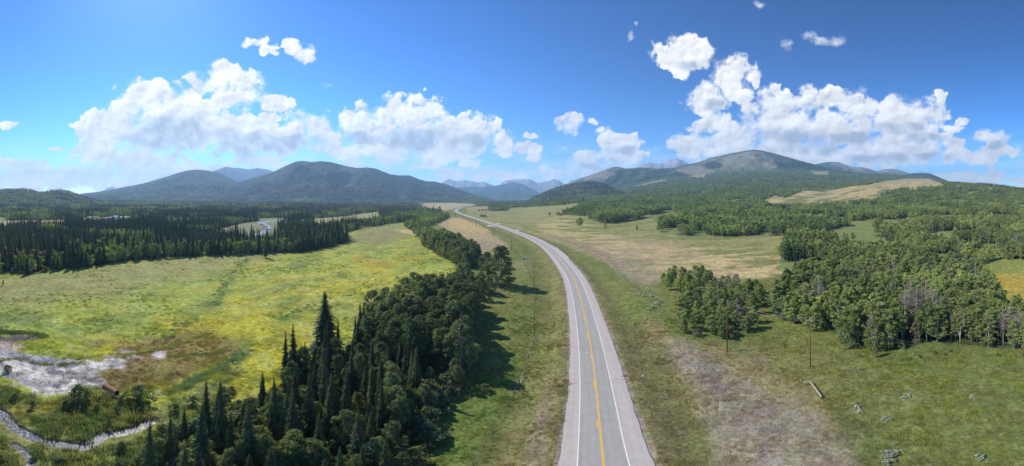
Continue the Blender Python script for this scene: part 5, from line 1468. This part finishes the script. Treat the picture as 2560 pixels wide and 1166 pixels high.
# ------------------------------------------------------------------ fences, poles, small built things
def orient(d):
    return Vector(d).to_track_quat('X', 'Z').to_matrix()
def fence(pxs, spacing, label, name='wire_fence', post_h=1.25, post_r=.055, maxn=95, wood=None, wires=3, brace=()):
    P = catmull([unproject(a, b)[:2] for a, b in pxs], spacing * .25)
    s = np.concatenate([[0], np.cumsum(np.linalg.norm(np.diff(P, axis=0), axis=1))]); n = min(maxn, int(s[-1] / spacing) + 1)
    q = np.linspace(0, s[-1], n); xs = np.interp(q, s, P[:, 0]); ys = np.interp(q, s, P[:, 1]); zs = ground_z(xs, ys)
    o = thing(name, label, 'fence', (xs[0], ys[0], zs[0])); org = Vector((xs[0], ys[0], zs[0]))
    r = random.Random(len(pxs)); tops = []
    for i in range(n):
        h = post_h * r.uniform(.9, 1.15); pr = post_r * (1.0 + min(1.5, math.hypot(xs[i], ys[i]) / 200.0))
        lean = Vector((r.uniform(-.06, .06), r.uniform(-.06, .06), h)); b = Vector((xs[i], ys[i], zs[i])) - org
        mb = MB(); mb.tube([b - Vector((0, 0, .2)), b + lean * .5, b + lean], [pr * 1.05, pr, pr * .9], 6, 0)
        obj('post', mb.mesh('post', [wood or M_GREYWOOD]), o); tops.append((b, h))
    for w_ in range(wires):
        mb = MB(); f = .35 + .6 * w_ / max(1, wires - 1) if wires > 1 else .9
        mb.tube([b + Vector((0, 0, h * f)) for b, h in tops], .008, 3, 0, cap=False)
        obj('wire', mb.mesh('wire', [M_WIRE]), o)
    return o
fence([(1290,558),(1340,580),(1400,600),(1424,608),(1470,626),(1509,641),(1543,672)], 7.0, 'wire fence of grey posts across the dry field right of the far road')
fence([(1543,674),(1569,706),(1593,722),(1650,770),(1720,826),(1790,868),(1838,882),(1867,894),(1898,908),(1930,926),(1972,946),(1998,958)], 5.0, 'wire fence following the sloping bank from the field to the pale corner brace')
fence([(2056,998),(2100,1030),(2150,1066),(2199,1096),(2258,1128),(2322,1172),(2400,1240)], 5.0, 'wire fence running through green pasture from the pale corner brace')
fence([(1183,1166),(1210,1122),(1233,1078),(1254,1041),(1273,1007),(1298,962),(1307,938),(1313,926),(1318,906),(1326,882),(1337,840),(1340,790),(1336,730),(1326,690),(1310,655),(1288,630)], 5.0, 'wire fence of dark posts along the grassy bank left of the road')
fence([(1288,628),(1262,610),(1230,590),(1198,568),(1165,552),(1140,543)], 9.0, 'distant wire fence beside the straw field below the road')
fence([(2,845),(13,857),(25,865),(42,878),(63,896),(84,907),(108,915),(133,932)], 4.0, 'leaning post fence across the top of the white salt flat', wires=2, post_h=1.5)
fence([(159,945),(172,951),(188,958),(205,965),(219,971),(240,975)], 3.5, 'short collapsed fence over the white salt flat beside the rusty pipe', wires=2)
fence([(383,985),(410,978),(440,968),(462,958),(520,935),(580,905)], 5.0, 'thin wire fence leading from the rusty pipe along the dark grass ridge', wires=2)

# pale corner brace of logs
def log_thing(name, cat, label, pts, rad, mat, group=None):
    P = []
    for a, b, h in pts:
        x, y, z, r = unproject(a, b); P.append(Vector((x, y, z + h)))
    return P
a = unproject(2006, 965); b = unproject(2025, 963); c = unproject(2054, 999)
A, B, Cc = (Vector((q[0], q[1], q[2])) for q in (a, b, c))
o = thing('corner_brace', 'pale peeled log brace with an angled rail at the fence corner in the pasture', 'fence brace', B)
mb = MB(); mb.tube([A - B + Vector((0, 0, .9)), Vector((0, 0, 1.1))], .13, 8); obj('rail', mb.mesh('rail', [M_PALEWOOD]), o)
mb = MB(); mb.tube([Vector((0, 0, 1.1)), Cc - B + Vector((0, 0, .75))], .13, 8); obj('rail', mb.mesh('rail', [M_PALEWOOD]), o)
for q in (A, B, Cc):
    mb = MB(); mb.tube([q - B - Vector((0, 0, .2)), q - B + Vector((0, 0, 1.3 if q is not A else 2.0))], .09, 8); obj('post', mb.mesh('post', [M_GREYWOOD]), o)
a = unproject(1308, 940); b = unproject(1299, 962); A, B = Vector(a[:3]), Vector(b[:3])
o = thing('corner_brace', 'thin whitish log brace leaning on the fence beside the roadside bank', 'fence brace', A)
mb = MB(); mb.tube([Vector((0, 0, 1.1)), B - A + Vector((0, 0, .25))], .08, 7); obj('rail', mb.mesh('rail', [M_PALEWOOD]), o)
for q in (A, B):
    mb = MB(); mb.tube([q - A - Vector((0, 0, .2)), q - A + Vector((0, 0, 1.3))], .08, 7); obj('post', mb.mesh('post', [M_GREYWOOD]), o)

# utility poles
def pole(px, yb, yt, label, arm=True, rad=.15, group='utility poles', az=0.0, base_white=False):
    x, y, z, r = unproject(px, yb); h = CAM_H - r * math.tan((yt - HOR) / FPX) - z
    o = thing('utility_pole', label, 'utility pole', (x, y, z), az, group)
    mb = MB(); mb.tube([(0, 0, -.3), (0, 0, h * .5), (0, 0, h)], [rad * 1.15, rad, rad * .8], 10); obj('shaft', mb.mesh('shaft', [M_POLE], True), o)
    if base_white:
        mb = MB(); mb.tube([(0, 0, .1), (0, 0, 3.0)], rad * 1.6, 10); obj('guard', mb.mesh('guard', [M_PALEWOOD], True), o)
    if arm:
        mb = MB(); mb.box((0, 0, h - .5), (1.25, .06, .075)); am = obj('crossarm', mb.mesh('crossarm', [M_GREYWOOD]), o)
        mb = MB(); mb.tube([(-.8, .09, h - .55), (0, .17, h - 1.3)], .02, 4); mb.tube([(.8, .09, h - .55), (0, .17, h - 1.3)], .02, 4); obj('arm_brace', mb.mesh('arm_brace', [M_STEEL]), o)
        for dx in (-1.1, 0, 1.1):
            mb = MB(); z0 = h - .42 if dx else h
            mb.tube([(dx, 0, z0), (dx, 0, z0 + .1), (dx, 0, z0 + .2), (dx, 0, z0 + .26)], [.04, .09, .06, .02], 8); obj('insulator', mb.mesh('insulator', [M_PORCELAIN], True), o)
    return Vector((x, y, z + h))
t1 = pole(1818, 880, 752, 'brown utility pole with crossarm in front of the aspen clump', True, .15, az=.9)
t2 = pole(2026, 918, 797, 'brown utility pole standing alone on green grass below the aspens', True, .13, az=.9)
t0 = pole(1690, 765, 728, 'far short utility pole beside the small aspens on the bank', False, .12)
t3 = pole(2558, 890, 862, 'short grey pole at the wood edge by the picture border', False, .12)
poles_l = [pole(1336, 862, 655, 'very tall thin dark pole with a pale foot on the grass left of the road', False, .065, base_white=True),
           pole(1279.5, 627, 592, 'weathered utility pole beside the bend on the grass bank', False, .22),
           pole(1234, 591, 567, 'faint thin utility pole near the gravel side tracks', False, .16),
           pole(1190.5, 566, 544, 'dark utility pole between the far road and the straw field', False, .32),
           pole(1157.5, 546, 535.5, 'second to last small utility pole at the far bend of the road', False, .35),
           pole(1138.5, 541, 530.5, 'last small utility pole at the outer bend of the road', False, .4)]
def cable(A, B, sag, label, off=Vector((0, 0, 0)), rad=.018, group='overhead cables'):
    mb = MB(); pts = []
    for i in range(21):
        t = i / 20; p_ = A.lerp(B, t) + off - Vector((0, 0, sag * 4 * t * (1 - t))); pts.append(p_ - A)
    mb.tube(pts, rad, 4, 0)
    return tag(obj('overhead_cable', mb.mesh('overhead_cable', [M_WIRE]), None, A), label, 'cable', group)
cable(t0, t1, 1.0, 'thin grey cable hanging in front of the aspen clump up to the first crossarm')
for dx in (-.7, .7):
    cable(t1, t2, 1.2, 'thin grey cable strung between the two brown poles with crossarms', Vector((dx, dx * .8, -.2)))
    cable(t2, t3, 1.6, 'thin grey cable running before the aspen wood from the last brown pole', Vector((dx, dx * .8, -.2)))
cable(t0, t0 + (t0 - t1) * .9, 1.0, 'thin grey cable crossing the road bank toward the field')

# culvert ends and guard rail
def culvert_end(px, py, label, w_, rot):
    x, y, z, r = unproject(px, py); o = thing('culvert_end', label, 'culvert', (x, y, z), rot, 'culvert ends')
    mb = MB(); n = 14
    for k in range(n):
        a0, a1 = 2 * PI * k / n, 2 * PI * (k + 1) / n; R_ = w_ * .5
        def pt(a, yy): return (R_ * math.cos(a), yy, R_ * .8 + R_ * math.sin(a))
        l0 = 1.2 + math.sin(a0) * -1.0; l1 = 1.2 + math.sin(a1) * -1.0
        mb.quad(pt(a0, -1.5), pt(a1, -1.5), pt(a1, l1), pt(a0, l0))
    obj('pipe', mb.mesh('pipe', [M_STEEL], True), o)
    mb = MB(); mb.box((0, -1.2, w_ * .62), (w_ * .8, .1, w_ * .5)); mb.box((-w_ * .9, -.3, w_ * .4), (.06, 1.0, w_ * .3), Matrix.Rotation(.5, 3, 'Z')); mb.box((w_ * .9, -.3, w_ * .4), (.06, 1.0, w_ * .3), Matrix.Rotation(-.5, 3, 'Z'))
    obj('headwall', mb.mesh('headwall', [M_WHITEPAINT]), o)
culvert_end(1312, 648, 'pale metal culvert end on the grass inside the road bend', 1.2, 2.6)
culvert_end(1440, 634, 'pale metal culvert end on the field side of the road', 1.15, -.6)

gpx = [(1392,620),(1400,626),(1410,633),(1420,641),(1428,649)]
gi = []
for a_, b_ in gpx:
    q = unproject(a_, b_); gi.append(int(np.argmin((RC[:, 0] - q[0]) ** 2 + (RC[:, 1] - q[1]) ** 2)))
i0, i1 = min(gi), max(gi); org = Vector((*(RC[i0] + NR[i0] * (HALF + SH_R - .25)), RZ[i0]))
o = thing('guard_rail', 'long pale steel guard rail along the outer edge of the road bend', 'guard rail', org)
rail = [Vector((*(RC[i] + NR[i] * (HALF + SH_R - .25)), RZ[i])) - org for i in range(i0, i1 + 1, 2)]
mb = MB()
for p_, q in zip(rail, rail[1:]):
    nn = Vector((NR[i0][0], NR[i0][1], 0)) * .05
    for z0, z1, k_ in ((.45, .55, 0), (.55, .62, 1), (.62, .72, 0), (.72, .80, 1)):
        a_ = nn * k_; b_ = nn * (1 - k_)
        mb.quad(tuple(p_ + a_ + Vector((0, 0, z0))), tuple(q + a_ + Vector((0, 0, z0))), tuple(q + b_ + Vector((0, 0, z1))), tuple(p_ + b_ + Vector((0, 0, z1))))
mb.tube([p_ + Vector((0, 0, .8)) for p_ in rail], .05, 5)
obj('beam', mb.mesh('beam', [M_WHITEPAINT]), o)
for p_ in rail[::3]:
    mb = MB(); mb.box(p_ + Vector((NR[i0][0] * .1, NR[i0][1] * .1, .33)), (.07, .09, .40)); obj('post', mb.mesh('post', [M_GREYWOOD]), o)

# delineator posts
for j, (a_, b_, lb) in enumerate(((1436,656,'slim white marker post just past the end of the guard rail'), (1452.5,675,'slim white marker post on the outer verge below the guard rail'), (1393,619,'white marker post at the far end of the guard rail'))):
    x, y, z, r = unproject(a_, b_); o = thing('marker_post', lb, 'marker post', (x, y, z), 0, 'marker posts')
    mb = MB(); mb.box((0, 0, .55), (.07, .05, .6)); obj('post', mb.mesh('post', [M_WHITEPAINT]), o)
    mb = MB(); mb.box((0, 0, 1.08), (.075, .055, .07)); obj('reflector', mb.mesh('reflector', [M_YELLOWPAINT]), o)

# rusty pipe and pale log at the bog
a = unproject(262, 972); b = unproject(291, 990); A, B = Vector(a[:3]), Vector(b[:3]); d = (B - A); L_ = d.length
o = thing('rusty_pipe', 'rusty brown corrugated steel pipe lying on the edge of the white salt flat', 'pipe', (A + B) * .5)
u_ = d.normalized(); mb = MB(); n = 40; seg = 18; R_ = .85
side_ = u_.cross(Vector((0, 0, 1))).normalized(); upv = side_.cross(u_).normalized()
def ringpts(c, R__): return [tuple(c + side_ * (R__ * math.cos(2 * PI * k / seg)) + upv * (R__ * math.sin(2 * PI * k / seg))) for k in range(seg)]
prev = None
for i in range(n + 1):
    c = u_ * (L_ * (i / n - .5)) + Vector((0, 0, R_ * .85)); Rr = R_ * (1 + .035 * math.sin(i * 2.2))
    base = len(mb.v); mb.v += ringpts(c, Rr)
    if prev is not None:
        for k in range(seg):
            mb.f.append((prev + k, prev + (k + 1) % seg, base + (k + 1) % seg, base + k)); mb.m.append(0)
    prev = base
obj('shell', mb.mesh('shell', [M_RUST], True), o)
mb = MB(); inner0 = None
for i in (0, 1):
    c = u_ * (L_ * (i - .5)) + Vector((0, 0, R_ * .85)); base = len(mb.v); mb.v += ringpts(c, R_ * .93)
    if inner0 is None: inner0 = base
    else:
        for k in range(seg): mb.f.append((inner0 + k, base + k, base + (k + 1) % seg, inner0 + (k + 1) % seg)); mb.m.append(0)
obj('lining', mb.mesh('lining', [M_DARK]), o)
def log(name, pa, pb, rad, label, mat, h=.25):
    a = unproject(*pa); b = unproject(*pb); A, B = Vector(a[:3]), Vector(b[:3]); o = thing(name, label, 'log', A)
    mb = MB(); mb.tube([Vector((0, 0, h)), (B - A) * .5 + Vector((0, 0, h + .05)), B - A + Vector((0, 0, h))], [rad, rad * .95, rad * .85], 10); obj('stem', mb.mesh('stem', [mat], True), o)
    mb = MB(); d = (B - A).normalized(); e = B - A + Vector((0, 0, h)); mb.tube([e + d * .003, e + d * .03], rad * .8, 10); obj('cut_end', mb.mesh('cut_end', [M_DARK]), o)
log('pale_log', (256, 979), (298, 998), .36, 'long pale bleached log lying beside the rusty pipe', M_PALEWOOD)
log('pale_log', (316, 1001), (334, 1000), .36, 'short pale log half hidden by the bush beside the rusty pipe', M_PALEWOOD)
a = unproject(298, 996); b = unproject(318, 996); A, B = Vector(a[:3]), Vector(b[:3])
o = thing('wooden_gate', 'small dark rail between two posts joining the two pale logs', 'gate', A)
mb = MB(); mb.tube([Vector((0, 0, .9)), B - A + Vector((0, 0, .9))], .06, 6); obj('rail', mb.mesh('rail', [M_GREYWOOD]), o)
for q in (Vector((0, 0, 0)), B - A):
    mb = MB(); mb.tube([q - Vector((0, 0, .2)), q + Vector((0, 0, 1.2))], .08, 6); obj('post', mb.mesh('post', [M_GREYWOOD]), o)
place_px('shrub', 346, 1003, 968, 'round dark willow bush beside the short pale log', wide=1.2)
place_px('shrub', 20, 930, 915, 'small dark bush standing on the white salt flat', wide=1.1)
place_px('bare', 86, 1015, 975, 'thin bare sapling at the lower rim of the salt flat', wide=1.2)
place_px('shrub', 200, 1010, 968, 'tall greyish willow bush between stream and salt flat', wide=.9)
# stones and rocks on the salt flat and near the road
def stone(px, py, size, label, mat):
    x, y, z, r = unproject(px, py); rr = random.Random(int(px)); bm_v = []; n = 9
    mb = MB(); prev = None
    for i in range(6):
        t = i / 5; rad = size * math.sin(PI * min(.97, max(.06, t))) * rr.uniform(.85, 1.1); base = len(mb.v)
        mb.v += [(rad * 1.3 * math.cos(6.283 * k / n) * rr.uniform(.85, 1.15), rad * math.sin(6.283 * k / n) * rr.uniform(.85, 1.15), size * (.9 * (1 - math.cos(PI * t)) * .5 - .15)) for k in range(n)]
        if prev is not None:
            for k in range(n): mb.f.append((prev + k, prev + (k + 1) % n, base + (k + 1) % n, base + k)); mb.m.append(0)
        else: mb.f.append(tuple(reversed(range(base, base + n)))); mb.m.append(0)
        prev = base
    mb.f.append(tuple(range(prev, prev + n))); mb.m.append(0)
    tag(obj('stone', mb.mesh('stone', [mat], True), None, (x, y, z)), label, 'stone', 'stones')
M_STONE = varied('stone', (.42, .40, .37), (.3, .28, .26), 3.0, bump=.03)
stone(1608, 941, .34, 'pale stone on the dry grass right of the road', M_STONE); stone(1665, 988, .22, 'small white stone lower on the dry bank right of the road', M_STONE); stone(1334, 1056, .22, 'white stone on the dry strip left of the road', M_STONE)
stone(226, 994, .3, 'pale stone among wet grass below the salt flat', M_STONE)

# farm buildings
def house(px, py, w_, d_, h, rot, label, cat='house'):
    x, y, z, r = unproject(px, py); o = thing('farmhouse' if cat == 'house' else 'shed', label, cat, (x, y, z), rot, 'farm buildings')
    mb = MB(); mb.box((0, 0, h * .5 - .2), (w_ / 2, d_ / 2, h * .5 + .2)); obj('wall', mb.mesh('wall', [M_WHITEPAINT]), o)
    mb = MB(); e = .6; rh = d_ * .32
    v = [(-w_/2-e, -d_/2-e, h - .1), (w_/2+e, -d_/2-e, h - .1), (w_/2+e, d_/2+e, h - .1), (-w_/2-e, d_/2+e, h - .1), (-w_/2-e, 0, h + rh), (w_/2+e, 0, h + rh)]
    me = make_mesh('roof', v, [(0, 1, 5, 4), (2, 3, 4, 5), (0, 4, 3), (1, 2, 5), (3, 2, 1, 0)], [M_ROOF]); obj('roof', me, o)
    for s in (-.28, .05, .3):
        mb = MB(); mb.box((w_ * s, -d_ / 2 - .03, h * .55), (.7, .05, .6)); obj('window', mb.mesh('window', [M_GLASS]), o)
    mb = MB(); mb.box((w_ * .18, -d_ / 2 - .03, 1.0), (.5, .06, 1.05)); obj('door', mb.mesh('door', [M_GREYWOOD]), o)
house(289, 549, 26, 12, 5.5, .1, 'largest white farmhouse with a pale roof in the forest clearing')
house(306, 548.5, 16, 9, 4, -.1, 'small white house beside the larger farmhouse', 'house')
house(276, 549.5, 10, 8, 3.6, .2, 'low white shed on the near side of the farmhouse', 'shed')
house(226, 549, 15, 9, 3.8, 0, 'separate pale shed at the far end of the farm clearing', 'shed')

# ------------------------------------------------------------------ haze
mb = MB(); mb.box((0, 0, 690), (16500, 16500, 760))
haze = mb.mesh('haze', [])
m = bpy.data.materials.new('air'); m.use_nodes = True; nt = new_nt(m.node_tree)
pv = N(nt, 'ShaderNodeVolumePrincipled'); pv.inputs['Color'].default_value = (0.42, 0.68, 1.0, 1); pv.inputs['Density'].default_value = 1.0e-4; pv.inputs['Anisotropy'].default_value = 0.2
out = N(nt, 'ShaderNodeOutputMaterial'); nt.links.new(pv.outputs[0], out.inputs['Volume'])
haze.materials.append(m)
hz_o = obj('haze', haze); tag(hz_o, 'thin blue air between the camera and the far mountains', 'haze', kind='stuff')
print('objects', len(S.objects), 'terrain z', Z.min(), Z.max())
